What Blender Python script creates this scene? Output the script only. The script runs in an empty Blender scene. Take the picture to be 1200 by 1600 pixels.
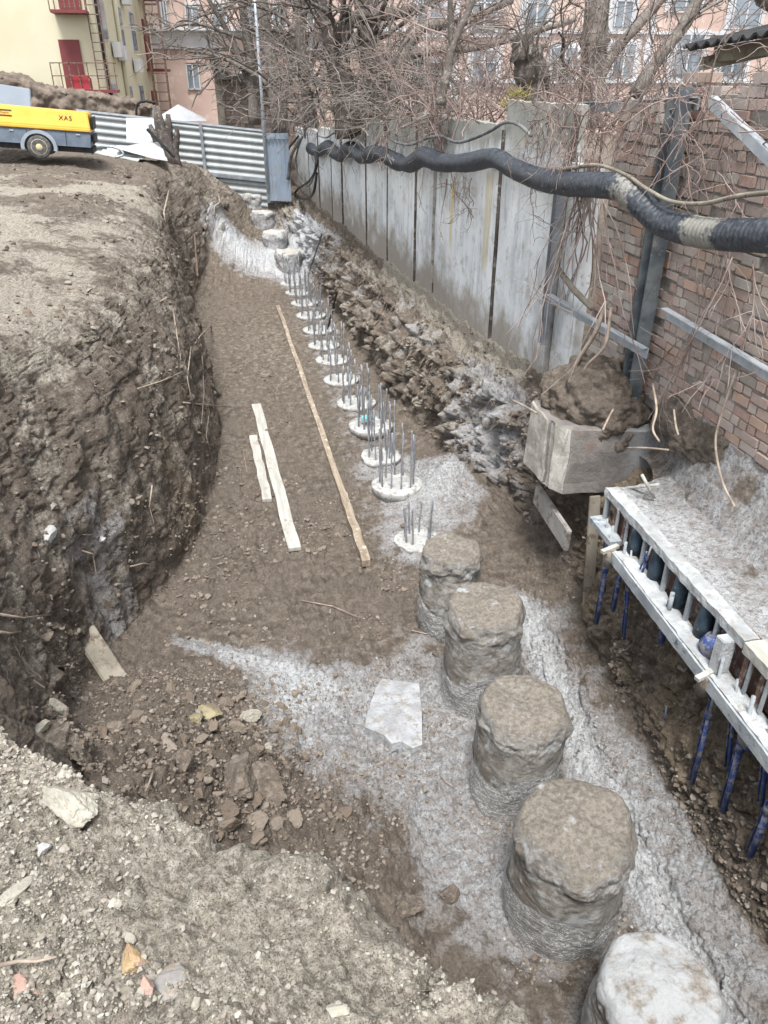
import bpy, bmesh, math, random
import numpy as np
from mathutils import Vector, Matrix
random.seed(7); rng = np.random.default_rng(11)
R = math.radians
SC = bpy.context.scene; COL = SC.collection

# ---------------- camera, world, sun, exposure ----------------
F = 1180.0; PITCH = math.atan(675 / F); CAMH = 5.0
YAW = math.atan((275 / F) / (math.cos(PITCH) + 675 / F * math.sin(PITCH)))
cam = bpy.data.cameras.new('camera'); camo = bpy.data.objects.new('camera', cam); COL.objects.link(camo)
camo.location = (0, 0, CAMH); camo.rotation_euler = (R(90) - PITCH, 0, -YAW)
cam.sensor_fit = 'VERTICAL'; cam.sensor_height = 36; cam.lens = 36 * F / 1600; cam.clip_start = .05; cam.clip_end = 600
SC.camera = camo
SUN_EL, SUN_AZ = 66, 196     # azimuth measured clockwise from +Y
W = bpy.data.worlds.new('World'); SC.world = W; W.use_nodes = True
nt = W.node_tree; bg = nt.nodes['Background']; sk = nt.nodes.new('ShaderNodeTexSky'); sk.sky_type = 'NISHITA'
sk.sun_disc = False; sk.sun_elevation = R(SUN_EL); sk.sun_rotation = R(SUN_AZ); sk.air_density = 1.0; sk.dust_density = 1.5; sk.ozone_density = 1.0
hs = nt.nodes.new('ShaderNodeHueSaturation'); hs.inputs['Saturation'].default_value = .22
nt.links.new(sk.outputs[0], hs.inputs['Color']); nt.links.new(hs.outputs[0], bg.inputs[0]); bg.inputs[1].default_value = .12
sl = bpy.data.lights.new('sun', 'SUN'); sl.energy = 1.9; sl.angle = R(16); sl.color = (1, .97, .93)
so = bpy.data.objects.new('sun', sl); COL.objects.link(so)
sd = Vector((math.sin(R(SUN_AZ)) * math.cos(R(SUN_EL)), math.cos(R(SUN_AZ)) * math.cos(R(SUN_EL)), math.sin(R(SUN_EL))))
so.rotation_euler = sd.to_track_quat('Z', 'Y').to_euler()
SC.view_settings.view_transform = 'Standard'; SC.view_settings.look = 'None'; SC.view_settings.gamma = 1
SC.view_settings.exposure = 1.5

# ---------------- measuring helpers: a sight line meets a real plane ----------------
def ray(x, y):
    u = (x - 600) / F; v = (y - 800) / F
    f = math.cos(PITCH) - v * math.sin(PITCH); d = math.sin(PITCH) + v * math.cos(PITCH)
    return Vector((u * math.cos(YAW) + f * math.sin(YAW), f * math.cos(YAW) - u * math.sin(YAW), -d))
def atz(x, y, z): r = ray(x, y); return Vector((0, 0, CAMH)) + r * ((z - CAMH) / r.z)
def atx(x, y, X): r = ray(x, y); return Vector((0, 0, CAMH)) + r * (X / r.x)
def aty(x, y, Y): r = ray(x, y); return Vector((0, 0, CAMH)) + r * (Y / r.y)

# ---------------- numpy noise ----------------
def _h(ix, iy, iz, s):
    h = (ix * 374761393 + iy * 668265263 + iz * 2147483647 + s * 1274126177) & 0xffffffff
    h = ((h ^ (h >> 13)) * 1274126177) & 0xffffffff
    h = ((h ^ (h >> 15)) * 2246822519) & 0xffffffff
    return ((h ^ (h >> 16)) & 0xffffff) / float(0xffffff)
def vnoise(p, s=0):
    i = np.floor(p).astype(np.int64); f = p - i; f = f * f * (3 - 2 * f); r = 0
    for a in (0, 1):
        for b in (0, 1):
            for c in (0, 1):
                w = (f[:, 0] if a else 1 - f[:, 0]) * (f[:, 1] if b else 1 - f[:, 1]) * (f[:, 2] if c else 1 - f[:, 2])
                r = r + w * _h(i[:, 0] + a, i[:, 1] + b, i[:, 2] + c, s)
    return r * 2 - 1
def fbm(p, o=4, s=0, g=.5):
    r = 0; a = 1; t = 0
    for k in range(o):
        r = r + a * vnoise(p * (2.03 ** k) + k * 7.7, s + k); t += a; a *= g
    return r / t
def cell(p, s=0):
    i = np.floor(p).astype(np.int64); f = p - i; d1 = np.full(len(p), 9.)
    for a in (-1, 0, 1):
        for b in (-1, 0, 1):
            for c in (-1, 0, 1):
                x, y, z = i[:, 0] + a, i[:, 1] + b, i[:, 2] + c
                d = (a + _h(x, y, z, s) - f[:, 0]) ** 2 + (b + _h(x, y, z, s + 1) - f[:, 1]) ** 2 + (c + _h(x, y, z, s + 2) - f[:, 2]) ** 2
                d1 = np.minimum(d1, d)
    return np.sqrt(d1)
def sstep(a, b, x): t = np.clip((x - a) / (b - a), 0, 1); return t * t * (3 - 2 * t)

# ---------------- object helpers ----------------
def tag(o, label=None, cat=None, group=None, kind=None):
    if label: o['label'] = label
    if cat: o['category'] = cat
    if group: o['group'] = group
    if kind: o['kind'] = kind
    return o
def empty(name, loc=(0, 0, 0), rz=0, label=None, cat=None, group=None):
    o = bpy.data.objects.new(name, None); COL.objects.link(o); o.location = loc; o.rotation_euler.z = rz
    return tag(o, label, cat, group)
class MB:
    def __init__(s): s.v = []; s.f = []; s.c = None
    def add(s, vs, fs):
        n = len(s.v); s.v.extend([tuple(v) for v in vs]); s.f.extend([tuple(i + n for i in f) for f in fs]); return s
    def box(s, c, d, rot=None, bev=0):
        x, y, z = d[0] / 2, d[1] / 2, d[2] / 2
        if bev:
            bm = bmesh.new(); bmesh.ops.create_cube(bm, size=1)
            for v in bm.verts: v.co = Vector((v.co.x * d[0], v.co.y * d[1], v.co.z * d[2]))
            bmesh.ops.bevel(bm, geom=bm.edges[:], offset=bev, segments=2, affect='EDGES')
            bm.verts.index_update(); vs = [v.co.copy() for v in bm.verts]; fs = [[v.index for v in f.verts] for f in bm.faces]; bm.free()
        else:
            vs = [Vector((a * x, b * y, e * z)) for a in (-1, 1) for b in (-1, 1) for e in (-1, 1)]
            fs = [(0, 1, 3, 2), (4, 6, 7, 5), (0, 4, 5, 1), (2, 3, 7, 6), (0, 2, 6, 4), (1, 5, 7, 3)]
        if rot is not None: vs = [rot @ v for v in vs]
        c = Vector(c); return s.add([v + c for v in vs], fs)
    def bar(s, a, b, w, h, bev=0):      # a rectangular bar from a to b
        a = Vector(a); b = Vector(b); d = b - a; q = d.to_track_quat('Y', 'Z').to_matrix()
        return s.box((a + b) / 2, (w, d.length, h), q, bev)
    def tube(s, pts, rad, seg=6, cap=True):
        pts = [Vector(p) for p in pts]; n = len(pts)
        if not isinstance(rad, (list, tuple)): rad = [rad] * n
        vs = []; t0 = (pts[1] - pts[0]).normalized(); u = t0.orthogonal().normalized()
        for i in range(n):
            t = (pts[min(i + 1, n - 1)] - pts[max(i - 1, 0)]).normalized()
            u = (u - t * u.dot(t)); u = u.normalized() if u.length > 1e-6 else t.orthogonal().normalized(); w = t.cross(u)
            for k in range(seg):
                a = 2 * math.pi * k / seg; vs.append(pts[i] + (u * math.cos(a) + w * math.sin(a)) * rad[i])
        fs = [(i * seg + k, i * seg + (k + 1) % seg, (i + 1) * seg + (k + 1) % seg, (i + 1) * seg + k) for i in range(n - 1) for k in range(seg)]
        if cap: fs += [tuple(range(seg))[::-1], tuple((n - 1) * seg + k for k in range(seg))]
        return s.add(vs, fs)
    def lathe(s, prof, c=(0, 0, 0), seg=24, axis='Z'):
        vs = []
        for r, h in prof:
            for k in range(seg):
                a = 2 * math.pi * k / seg; x, y = r * math.cos(a), r * math.sin(a)
                v = (x, y, h) if axis == 'Z' else (x, h, y)
                vs.append((v[0] + c[0], v[1] + c[1], v[2] + c[2]))
        n = len(prof)
        fs = [(i * seg + k, i * seg + (k + 1) % seg, (i + 1) * seg + (k + 1) % seg, (i + 1) * seg + k) for i in range(n - 1) for k in range(seg)]
        fs += [tuple(range(seg))[::-1], tuple((n - 1) * seg + k for k in range(seg))]
        return s.add(vs, fs)
    def build(s, name, mat, parent=None, smooth=False):
        me = bpy.data.meshes.new(name); me.from_pydata(s.v, [], s.f); me.update()
        if smooth: me.shade_smooth()
        me.materials.append(mat); o = bpy.data.objects.new(name, me); COL.objects.link(o)
        if parent: o.parent = parent
        return o
def npmesh(name, V, Q, mat, parent=None, smooth=True, attrs=None, tri=False):
    k = 3 if tri else 4
    me = bpy.data.meshes.new(name); me.vertices.add(len(V)); me.vertices.foreach_set('co', V.astype(np.float32).ravel())
    me.loops.add(len(Q) * k); me.loops.foreach_set('vertex_index', Q.astype(np.int32).ravel())
    me.polygons.add(len(Q)); me.polygons.foreach_set('loop_start', np.arange(0, len(Q) * k, k, dtype=np.int32))
    me.update(calc_edges=True); me.validate()
    me.shade_smooth() if smooth else me.shade_flat()
    for n, a in (attrs or {}).items():
        at = me.attributes.new(n, 'FLOAT', 'POINT'); at.data.foreach_set('value', a.astype(np.float32))
    me.materials.append(mat); o = bpy.data.objects.new(name, me); COL.objects.link(o)
    if parent: o.parent = parent
    return o
def dup(o, parent=None):
    c = o.copy(); COL.objects.link(c); c.parent = parent
    for ch in [k for k in COL.objects if k.parent == o]: dup(ch, c)
    return c

# ---------------- material helpers ----------------
class NT:
    def __init__(s, name):
        s.m = bpy.data.materials.new(name); s.m.use_nodes = True; s.t = s.m.node_tree; s.b = s.t.nodes['Principled BSDF']
        s.co = s.t.nodes.new('ShaderNodeTexCoord').outputs['Object']
    def n(s, ty, **kw):
        x = s.t.nodes.new(ty)
        for k, v in kw.items(): setattr(x, k, v)
        return x
    def l(s, a, b): s.t.links.new(a, b)
    def _in(s, sock, v):
        if isinstance(v, bpy.types.NodeSocket): s.l(v, sock)
        elif isinstance(v, (tuple, list)) and len(v) == 3 and sock.type == 'RGBA': sock.default_value = (*v, 1)
        else: sock.default_value = v
    def noise(s, scale, detail=6, rough=.6, vec=None, stretch=None, dist=0):
        x = s.n('ShaderNodeTexNoise'); x.inputs['Scale'].default_value = scale; x.inputs['Detail'].default_value = detail
        x.inputs['Roughness'].default_value = rough; x.inputs['Distortion'].default_value = dist
        v = vec or s.co
        if stretch:
            mp = s.n('ShaderNodeMapping'); mp.inputs['Scale'].default_value = stretch; s.l(v, mp.inputs[0]); v = mp.outputs[0]
        s.l(v, x.inputs['Vector']); return x.outputs[0]
    def vor(s, scale, feat='F1', out=0, vec=None, rnd=1):
        x = s.n('ShaderNodeTexVoronoi'); x.feature = feat; x.inputs['Scale'].default_value = scale; x.inputs['Randomness'].default_value = rnd
        s.l(vec or s.co, x.inputs['Vector']); return x.outputs[out]
    def ramp(s, fac, a, b, va=0., vb=1.):
        x = s.n('ShaderNodeMapRange'); x.interpolation_type = 'SMOOTHSTEP'; s._in(x.inputs[0], fac)
        for i, v in zip((1, 2, 3, 4), (a, b, va, vb)): x.inputs[i].default_value = v
        return x.outputs[0]
    def mix(s, f, a, b, mode='MIX'):
        x = s.n('ShaderNodeMix', data_type='RGBA', blend_type=mode); s._in(x.inputs[0], f); s._in(x.inputs[6], a); s._in(x.inputs[7], b); return x.outputs[2]
    def math(s, op, a, b=0.):
        x = s.n('ShaderNodeMath', operation=op); s._in(x.inputs[0], a); s._in(x.inputs[1], b); return x.outputs[0]
    def attr(s, name): x = s.n('ShaderNodeAttribute'); x.attribute_name = name; return x.outputs['Fac']
    def sep(s, v=None): x = s.n('ShaderNodeSeparateXYZ'); s.l(v or s.co, x.inputs[0]); return x.outputs
    def bump(s, h, dist=.01, strength=1., prev=None):
        x = s.n('ShaderNodeBump'); x.inputs['Distance'].default_value = dist; x.inputs['Strength'].default_value = strength; s.l(h, x.inputs['Height'])
        if prev: s.l(prev, x.inputs['Normal'])
        return x.outputs[0]
    def out(s, col=None, rough=.9, metal=0, nrm=None, spec=.3):
        if col is not None: s._in(s.b.inputs['Base Color'], col)
        s._in(s.b.inputs['Roughness'], rough); s.b.inputs['Metallic'].default_value = metal; s.b.inputs['Specular IOR Level'].default_value = spec
        if nrm: s.l(nrm, s.b.inputs['Normal'])
        return s.m
def simple(name, a, b, scale=4, rough=.8, bump=.004, bs=40, metal=0, dirt=None, spec=.3, stretch=None, dirt_lo=.52, dirt_hi=.62):
    t = NT(name); c = t.mix(t.ramp(t.noise(scale, stretch=stretch), .35, .65), a, b)
    if dirt: c = t.mix(t.ramp(t.noise(scale * 2.3, 8, .7), dirt_lo, dirt_hi), c, dirt)
    return t.out(c, rough, metal, t.bump(t.noise(bs, 6, .65), bump), spec)

def soil_mat():
    t = NT('soil'); sl, dm, tn = t.attr('slurry'), t.attr('damp'), t.attr('tan')
    n1 = t.noise(1.3, 8, .65); n2 = t.noise(9, 10, .7); n3 = t.noise(55, 8, .75); n4 = t.noise(230, 3, .7)
    c = t.mix(t.ramp(n2, .36, .64), (.115, .094, .076), (.270, .228, .185))  # dark end kept low to paint shaded creases into the base colour
    c = t.mix(t.ramp(n1, .42, .62, 0, .7), c, (.21, .175, .145))
    # dry pale crust; also paints the skylit tone of the bank top
    dry = t.mix(t.ramp(n3, .35, .65), (.30, .265, .215), (.57, .53, .45))
    e = t.math('ADD', tn, t.math('MULTIPLY', t.math('SUBTRACT', n2, .5), 1.6))
    c = t.mix(t.ramp(e, .3, .8), c, dry)
    e = t.math('ADD', dm, t.math('MULTIPLY', t.math('SUBTRACT', n2, .5), 1.2))
    c = t.mix(t.ramp(e, .3, .85, 0, .85), c, t.mix(n3, (.075, .058, .044), (.135, .105, .080)))
    c = t.mix(t.math('MULTIPLY', t.ramp(t.math('ADD', t.attr('ochre'), t.math('MULTIPLY', t.math('SUBTRACT', n2, .5), 1.5)), .3, .8), .75), c, t.mix(t.ramp(n3, .35, .65), (.24, .19, .125), (.42, .34, .235)))
    # cement slurry, broken by soil
    s1 = t.mix(t.ramp(n3, .38, .62), (.36, .37, .385), (.64, .66, .675))
    s1 = t.mix(t.ramp(n2, .40, .62), s1, (.36, .34, .33))
    e = t.math('ADD', sl, t.math('MULTIPLY', t.math('SUBTRACT', t.noise(4.5, 10, .72), .5), 2.0))
    c = t.mix(t.ramp(e, .38, .75), c, s1)
    e = t.math('ADD', sl, t.math('MULTIPLY', t.math('SUBTRACT', t.noise(7, 9, .7), .5), .9)); c = t.mix(t.ramp(e, .95, 1.25, 0, .9), c, t.mix(t.ramp(n3, .4, .6), (.52, .54, .56), (.72, .74, .76)))
    # speckle: grit and lime, then dark mottling for crevices
    sp = t.ramp(t.vor(70), .0, .12, 1, 0)
    c = t.mix(t.math('MULTIPLY', sp, t.ramp(n2, .5, .6, 0, .8)), c, (.55, .51, .45))
    c = t.mix(t.ramp(n4, .36, .48, .75, 0), c, (.07, .058, .048)); c = t.mix(t.ramp(t.noise(26, 6, .75), .40, .50, .55, 0), c, (.10, .082, .066)); c = t.mix(t.ramp(n4, .56, .68, 0, .35), c, (.50, .46, .40))  # dark mixes paint crevice shade into the soil; the last one is pale speckle
    b = t.bump(n3, .028); b = t.bump(n4, .010, 1, b); b = t.bump(t.vor(38, 'F1'), .006, .8, b)
    return t.out(c, t.ramp(sl, 0, 1, .95, .8), 0, b, .2)
MAT = {}
MAT['soil'] = soil_mat()

def gravel_mat(name, cols, sc=1):
    t = NT(name); a = t.attr('tint'); c = cols[0]
    for i, k in enumerate(cols[1:]): c = t.mix(t.ramp(a, (i + .75) / len(cols), (i + 1.05) / len(cols)), c, k)
    c = t.mix(t.ramp(t.noise(60 * sc, 6, .7), .4, .65, 0, .5), c, tuple(v * .8 for v in cols[1]))
    return t.out(c, .95, 0, t.bump(t.noise(120 * sc, 5, .7), .004), .2)
MAT['rubble'] = gravel_mat('rubble', [(.24, .215, .18), (.29, .265, .225), (.33, .305, .26), (.36, .335, .285), (.39, .365, .31), (.45, .43, .375), (.31, .27, .235)])
MAT['clod'] = gravel_mat('clod', [(.15, .12, .095), (.18, .148, .118), (.21, .178, .145), (.245, .21, .175), (.29, .262, .23), (.42, .40, .37)])

# =====================================================================
# GROUND: one lofted sheet, profiles (x, z) at stations along the trench
# =====================================================================
def wallx(Y): return np.interp(Y, [0, 8, 10.2, 13.2, 16, 17.7, 20.4, 23, 27, 60], [3.62, 3.62, 3.6, 3.52, 3.3, 3.17, 3.02, 2.82, 2.5, 2.5])
WB = ([0, 6.6, 7.4, 8.0, 9.4, 11.2, 13.2, 17, 20, 24, 27, 32, 60], [1.55, 1.6, 1.78, 1.8, 1.56, 1.44, 1.42, 1.42, 1.5, 1.65, 1.9, 2.0, 2.2])
ST = {  # Y : k2, k3 (brow), k4 (mid face), k5 (toe), k6, k7 z
 -4:  [(-3, 3.3), (2.0, 3.4), (2.3, 1.9), (2.5, .2), .1, .0],
 0:   [(-1.2, 3.35), (1.0, 3.4), (1.25, 2.0), (1.4, .2), .1, .0],
 .7:  [(-1.2, 3.38), (.42, 3.4), (.8, 2.0), (1.0, .1), .05, .0],
 1.07:[(-1.2, 3.42), (.02, 3.4), (.45, 1.9), (.75, .1), .05, .0],
 1.5: [(-1.4, 3.42), (-.45, 3.4), (-.05, 2.0), (.6, .1), .05, .0],
 1.85:[ (-1.6, 3.42), (-.80, 3.40), (-.45, 2.0), (.45, .12), .05, .0],
 2.5: [ (-1.9, 3.0), (-1.25, 2.85), (-.85, 2.1), (-.25, 1.0), .25, .0],
 3.3: [ (-2.3, 2.95), (-1.6, 2.8), (-1.45, 2.0), (-1.0, 1.25), .55, .03],
 4.3: [ (-2.8, 2.98), (-2.05, 2.88), (-1.72, 1.7), (-1.45, .8), .38, .03],
 5.6: [ (-3.1, 3.05), (-2.3, 2.9), (-1.8, 1.7), (-1.6, .3), .12, .02],
 6.7: [ (-3.1, 3.1), (-2.0, 2.9), (-1.42, 1.7), (-1.3, .1), .05, 0],
 7.5: [ (-3.1, 3.15), (-1.68, 2.9), (-1.08, 1.75), (-.95, .05), .03, 0],
 8.5: [ (-3.1, 3.2), (-1.42, 2.9), (-.80, 1.75), (-.68, 0), .02, 0],
 10:  [ (-3.1, 3.2), (-1.22, 2.88), (-.66, 1.75), (-.45, 0), .0, 0],
 12:  [ (-3.2, 3.25), (-1.12, 2.88), (-.60, 1.75), (-.38, 0), .0, 0],
 15.5:[ (-3.4, 3.3), (-1.1, 2.85), (-.85, 1.6), (-.6, 0), .0, 0],
 18:  [ (-3.6, 3.25), (-1.35, 2.9), (-1.1, 1.7), (-.85, 0), .0, 0],
 20.5:[(-3.8, 3.25), (-1.5, 2.85), (-1.1, 1.7), (-.9, .1), .0, 0],
 22.3:[(-4.0, 3.25), (-1.3, 2.95), (-.75, 1.9), (-.4, .7), .25, 0.05],
 24:  [(-4.0, 3.2), (-1.2, 3.0), (-.4, 2.2), (.2, 1.25), .9, .75],
 26:  [(-4.0, 3.1), (-1.0, 2.9), (.1, 2.35), (.8, 1.75), 1.6, 1.55],
 30:  [(-4.5, 2.8), (-1.0, 2.5), (.1, 2.2), (.8, 2.05), 2.0, 1.95],
 60:  [(-8, 2.8), (-1.0, 2.6), (.1, 2.5), (.8, 2.4), 2.3, 2.3]}
RT = {  # Y : groove(9), toe(10), mid(11), top(12)
 -4:  [(2.6, .1), (3.1, .12), (3.3, .8), (3.42, 1.45)],
 2.4: [(2.62, .05), (3.0, .12), (3.16, .75), (3.36, 1.45)],
 3.9: [(2.70, .05), (3.06, .12), (3.18, .7), (3.36, 1.45)],
 5.4: [(2.88, .06), (3.22, .12), (3.3, .7), (3.42, 1.5)],
 6.2: [(2.98, .1), (3.42, .15), (3.5, .8), (3.55, 1.5)],
 7.0: [(3.0, .15), (3.45, .25), (3.55, .8), (3.58, 1.6)],
 7.9: [(2.7, .1), (3.05, .45), (3.3, .9), (3.35, 1.55)],
 8.8: [(2.45, .1), (2.85, .4), (3.12, .9), (3.15, 1.45)],
 10:  [(2.45, .03), (2.95, .15), (3.02, .85), (3.25, 1.46)],
 12:  [(2.4, 0), (2.75, .05), (2.85, .8), (3.1, 1.42)],
 14:  [(2.4, 0), (2.65, .05), (2.75, .8), (3.02, 1.40)],
 17:  [(2.3, 0), (2.55, .1), (2.6, .85), (2.85, 1.40)],
 20:  [(2.2, 0), (2.45, .15), (2.45, .9), (2.7, 1.44)],
 22.3:[(2.1, .1), (2.3, .4), (2.3, .9), (2.35, 1.4)],
 24:  [(1.9, .8), (2.0, 1.0), (2.1, 1.4), (2.2, 1.7)],
 26:  [(1.7, 1.6), (1.9, 1.7), (2.1, 1.75), (2.2, 1.8)],
 30:  [(1.5, 1.95), (1.8, 1.95), (2.1, 1.95), (2.3, 1.95)],
 60:  [(1.5, 2.2), (1.8, 2.2), (2.1, 2.2), (2.3, 2.2)]}
def ground():
    ys = [-4., -2., -.8, -.2]; y = .2
    while y < 60: ys.append(y); y += .0042 + .0040 * y if y < 28 else .35
    ys = np.array(ys); NY = len(ys)
    sy = np.array(sorted(ST)); ry = np.array(sorted(RT))
    def L(k, c):
        return np.interp(ys, sy, [ST[a][k][c] for a in sy])
    def Rr(k, c): return np.interp(ys, ry, [RT[a][k][c] for a in ry])
    far = np.interp(ys, [0, 20, 26, 60], [3.4, 3.45, 3.1, 2.8])
    X = [np.full(NY, -60.), np.minimum(-7., L(0, 0) - 3)] + [L(k, 0) for k in range(4)]
    Z = [np.full(NY, 3.), far] + [L(k, 1) for k in range(4)]
    tx = L(3, 0)
    X += [tx + (.9 - tx).clip(.2) * .5, np.maximum(tx + .25, .95), np.full(NY, 1.9)]; Z += [L(4, 0) if False else np.interp(ys, sy, [ST[a][4] for a in sy]), np.interp(ys, sy, [ST[a][5] for a in sy]), np.interp(ys, [0, 22.3, 24, 26, 30, 60], [0, .05, .75, 1.55, 1.95, 2.2])]
    for k in range(4): X.append(Rr(k, 0)); Z.append(Rr(k, 1))
    wx = wallx(ys); wb = np.interp(ys, *WB)
    nx = np.where(ys < 6.6, 4.0, wx - .02) * 1.0
    X += [nx, nx + .4, np.full(NY, 9.), np.full(NY, 60.)]; Z += [wb, np.maximum(wb, 2.4), np.full(NY, 2.9), np.full(NY, 3.)]
    X = np.array(X); Z = np.array(Z)
    for i in range(6, 9): X[i] = np.maximum(X[i], X[i - 1] + .04)
    cnt = [20, 60, 250, 90, 90, 110, 95, 85, 90, 50, 60, 60, 50, 6, 14, 10]
    xs = []; zs = []; kk = []
    for i, c in enumerate(cnt):
        for j in range(c):
            t = j / c; xs.append(X[i] * (1 - t) + X[i + 1] * t); zs.append(Z[i] * (1 - t) + Z[i + 1] * t); kk.append(i + t)
    xs.append(X[-1]); zs.append(Z[-1]); kk.append(16)
    gx = np.array(xs).T; gz = np.array(zs).T; kk = np.array(kk)      # NY x NX
    for _ in range(3):           # round the control corners across
        for g in (gx, gz):
            c = np.cumsum(np.pad(g, ((0, 0), (6, 5)), mode='edge'), axis=1); sm = (c[:, 11:] - np.pad(c, ((0, 0), (1, 0)))[:, :-12]) / 11.0 if False else None
            k = np.ones(9) / 9; p = np.pad(g, ((0, 0), (4, 4)), mode='edge')
            g[:] = sum(p[:, q:q + g.shape[1]] for q in range(9)) / 9
    wsel = sstep(1.7, 2.3, kk) * sstep(4.9, 4.4, kk)      # a rounded, slumped brow on the left bank
    wsel = wsel[None, :] * sstep(2.6, 3.6, ys)[:, None]
    for g in (gx, gz):
        q_ = g.copy()
        for _ in range(3):
            p = np.pad(q_, ((0, 0), (30, 30)), mode='edge'); c = np.cumsum(p, axis=1); c = np.pad(c, ((0, 0), (1, 0))); q_ = (c[:, 61:] - c[:, :-61]) / 61.0
        g[:] = g * (1 - wsel) + q_ * wsel
    NX = gx.shape[1]; gy = np.repeat(ys[:, None], NX, 1)
    # second heap, fan and hollows on the floor
    def blob(cx, cy, rx, ry, h): return h * np.exp(-((gx - cx) / rx) ** 2 - ((gy - cy) / ry) ** 2)
    flo = ((kk > 4.6) & (kk < 10.3))[None, :].astype(float)
    gz += flo * (blob(-.45, 3.9, .6, .8, .25) + blob(-1.0, 3.6, .6, .9, .28) + blob(.35, 3.3, .45, .4, .16) + blob(-.9, 5.0, .5, .9, .15) + blob(.55, 22.6, .9, .8, .3) + blob(-.2, 23.3, .8, 1., .5) + blob(2.75, 8.9, .4, .8, .16))
    lx_ = np.interp(gy, [2.4, 3.9, 5.4, 6], [2.6, 2.69, 2.86, 2.93]); gz += flo * .10 * np.exp(-((gx - lx_ + .16) / .10) ** 2) * sstep(6.4, 5.8, gy); gz += 0 - flo * .09 * np.exp(-((gx - np.interp(gy, [2.4, 3.9, 5.4, 6], [2.6, 2.69, 2.86, 2.93])) / .05) ** 2) * sstep(6.6, 6, gy)
    gz += ((kk < 3.2)[None, :]) * (blob(-3.4, 22.5, 1.2, 1.5, .15) + blob(-2.2, 15, .8, 2.5, .18) + blob(-2.0, 9, .6, 1.0, -.08))
    P = np.stack([gx, gy, gz], -1)
    def normals(P):
        du = np.gradient(P, axis=1); dv = np.gradient(P, axis=0); n = np.cross(du, dv); n /= np.linalg.norm(n, axis=-1, keepdims=True) + 1e-9; return n
    N = normals(P); Pf = P.reshape(-1, 3); Nf = N.reshape(-1, 3)
    K = np.repeat(kk[None, :], NY, 0).ravel(); Y = Pf[:, 1]; Xf = Pf[:, 0]; Zf = Pf[:, 2]
    floor = sstep(4.7, 5.2, K) * sstep(10.2, 9.8, K)
    face = sstep(2.6, 3.2, K) * sstep(5.1, 4.6, K); rface = sstep(9.9, 10.4, K) * sstep(13.2, 12.7, K)
    mound = sstep(2.6, 1.9, Y) * sstep(3.6, 2.8, K)
    big = fbm(Pf * 1.1, 4, 3); mid = fbm(Pf * 3.4, 4, 9, .55); crk = np.abs(vnoise(Pf * 2.6 + .6 * mid[:, None], 33)); crk2 = np.abs(vnoise(Pf * 7 + .8 * mid[:, None], 34))
    d = big * (.05 + .10 * (face + rface) - .03 * floor) + mid * (.035 + .02 * face + .095 * rface - .008 * floor)
    c1 = .5 - cell(Pf * 4.2, 21); d += c1 * (.03 + .30 * rface * sstep(6.8, 8, Y) + .01 * face + .06 * rface + .03 * mound)
    act = (Y > .2) & (Y < 30) & (K > .8) & (K < 13.5); Pa = Pf[act]
    c2 = np.zeros(len(Pf)); c2[act] = .5 - cell(Pa * 14, 31)
    c3 = np.zeros(len(Pf)); c3[act] = .5 - cell(Pa * 38, 41)
    rough_patch = sstep(-.15, .35, fbm(Pf * 1.7, 3, 77))
    heap = np.exp(-((Xf + .3) / 1.1) ** 2 - ((Y - 4.1) / 1.3) ** 2)
    d += c2 * (.018 * (1 - .5 * face) + .03 * rough_patch * (1 - .8 * face) + .045 * rface + .025 * mound + .035 * heap)
    d += c3 * (.010 + .012 * rough_patch + .016 * mound + .012 * heap) * sstep(18, 8, Y)
    nr_ = (Y > .5) & (Y < 3.2) & (K > 1.3) & (K < 4.5); c4 = np.zeros(len(Pf)); c4[nr_] = .5 - cell(Pf[nr_] * 85, 61); d += c4 * .008 + .005 * mound * vnoise(Pf * 150, 8)
    # slumped furrows that run down the left bank
    fur = vnoise(np.stack([Xf * 1.0 + Zf * .6, Y * 6.5, Zf * .8], -1), 5); d += fur * .075 * face
    lay = vnoise(np.stack([Xf * .4, Y * .35, Zf * 8 + .6 * mid * 3], -1), 19); d += lay * .022 * face
    fl2 = vnoise(np.stack([Xf * 9, Y * 1.2, Zf * 2], -1), 15); d += fl2 * .012 * floor * sstep(7, 9, Y)
    fl = vnoise(np.stack([Xf * 2.0, Y * 1.4, Zf * 9], -1), 65); d += fl * .05 * rface * sstep(7.3, 8.5, Y)
    d -= (.07 * sstep(.07, 0, crk) * (.4 * face + rface) + .025 * sstep(.10, 0, crk2) * (face + rface + .7 * floor * (.3 + rough_patch) + .5 * mound))
    d += floor * (c1 * .03 + c2 * .035 * sstep(-.1, .35, fbm(Pf * 1.3 + 4, 3, 12)) + c3 * .012)
    d *= np.where(Y > 30, .2, 1) * np.where(K > 13.2, .3, 1)
    P2 = Pf + Nf * d[:, None]
    wlim = np.interp(P2[:, 1], [0, 6.6, 6.9, 60], [3.98, 3.98, 3.6, 3.6]); wl = np.where(P2[:, 1] < 6.6, 3.98, wallx(P2[:, 1]) - .015)
    P2[:, 0] = np.where((K < 13.01), np.minimum(P2[:, 0], wl), P2[:, 0])
    # material masks
    big2 = fbm(Pf * .9, 4, 55); m3 = fbm(Pf * 3, 4, 56)
    def g(cx, cy, rx, ry): return np.exp(-((Xf - cx) / rx) ** 2 - ((Y - cy) / ry) ** 2)
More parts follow.
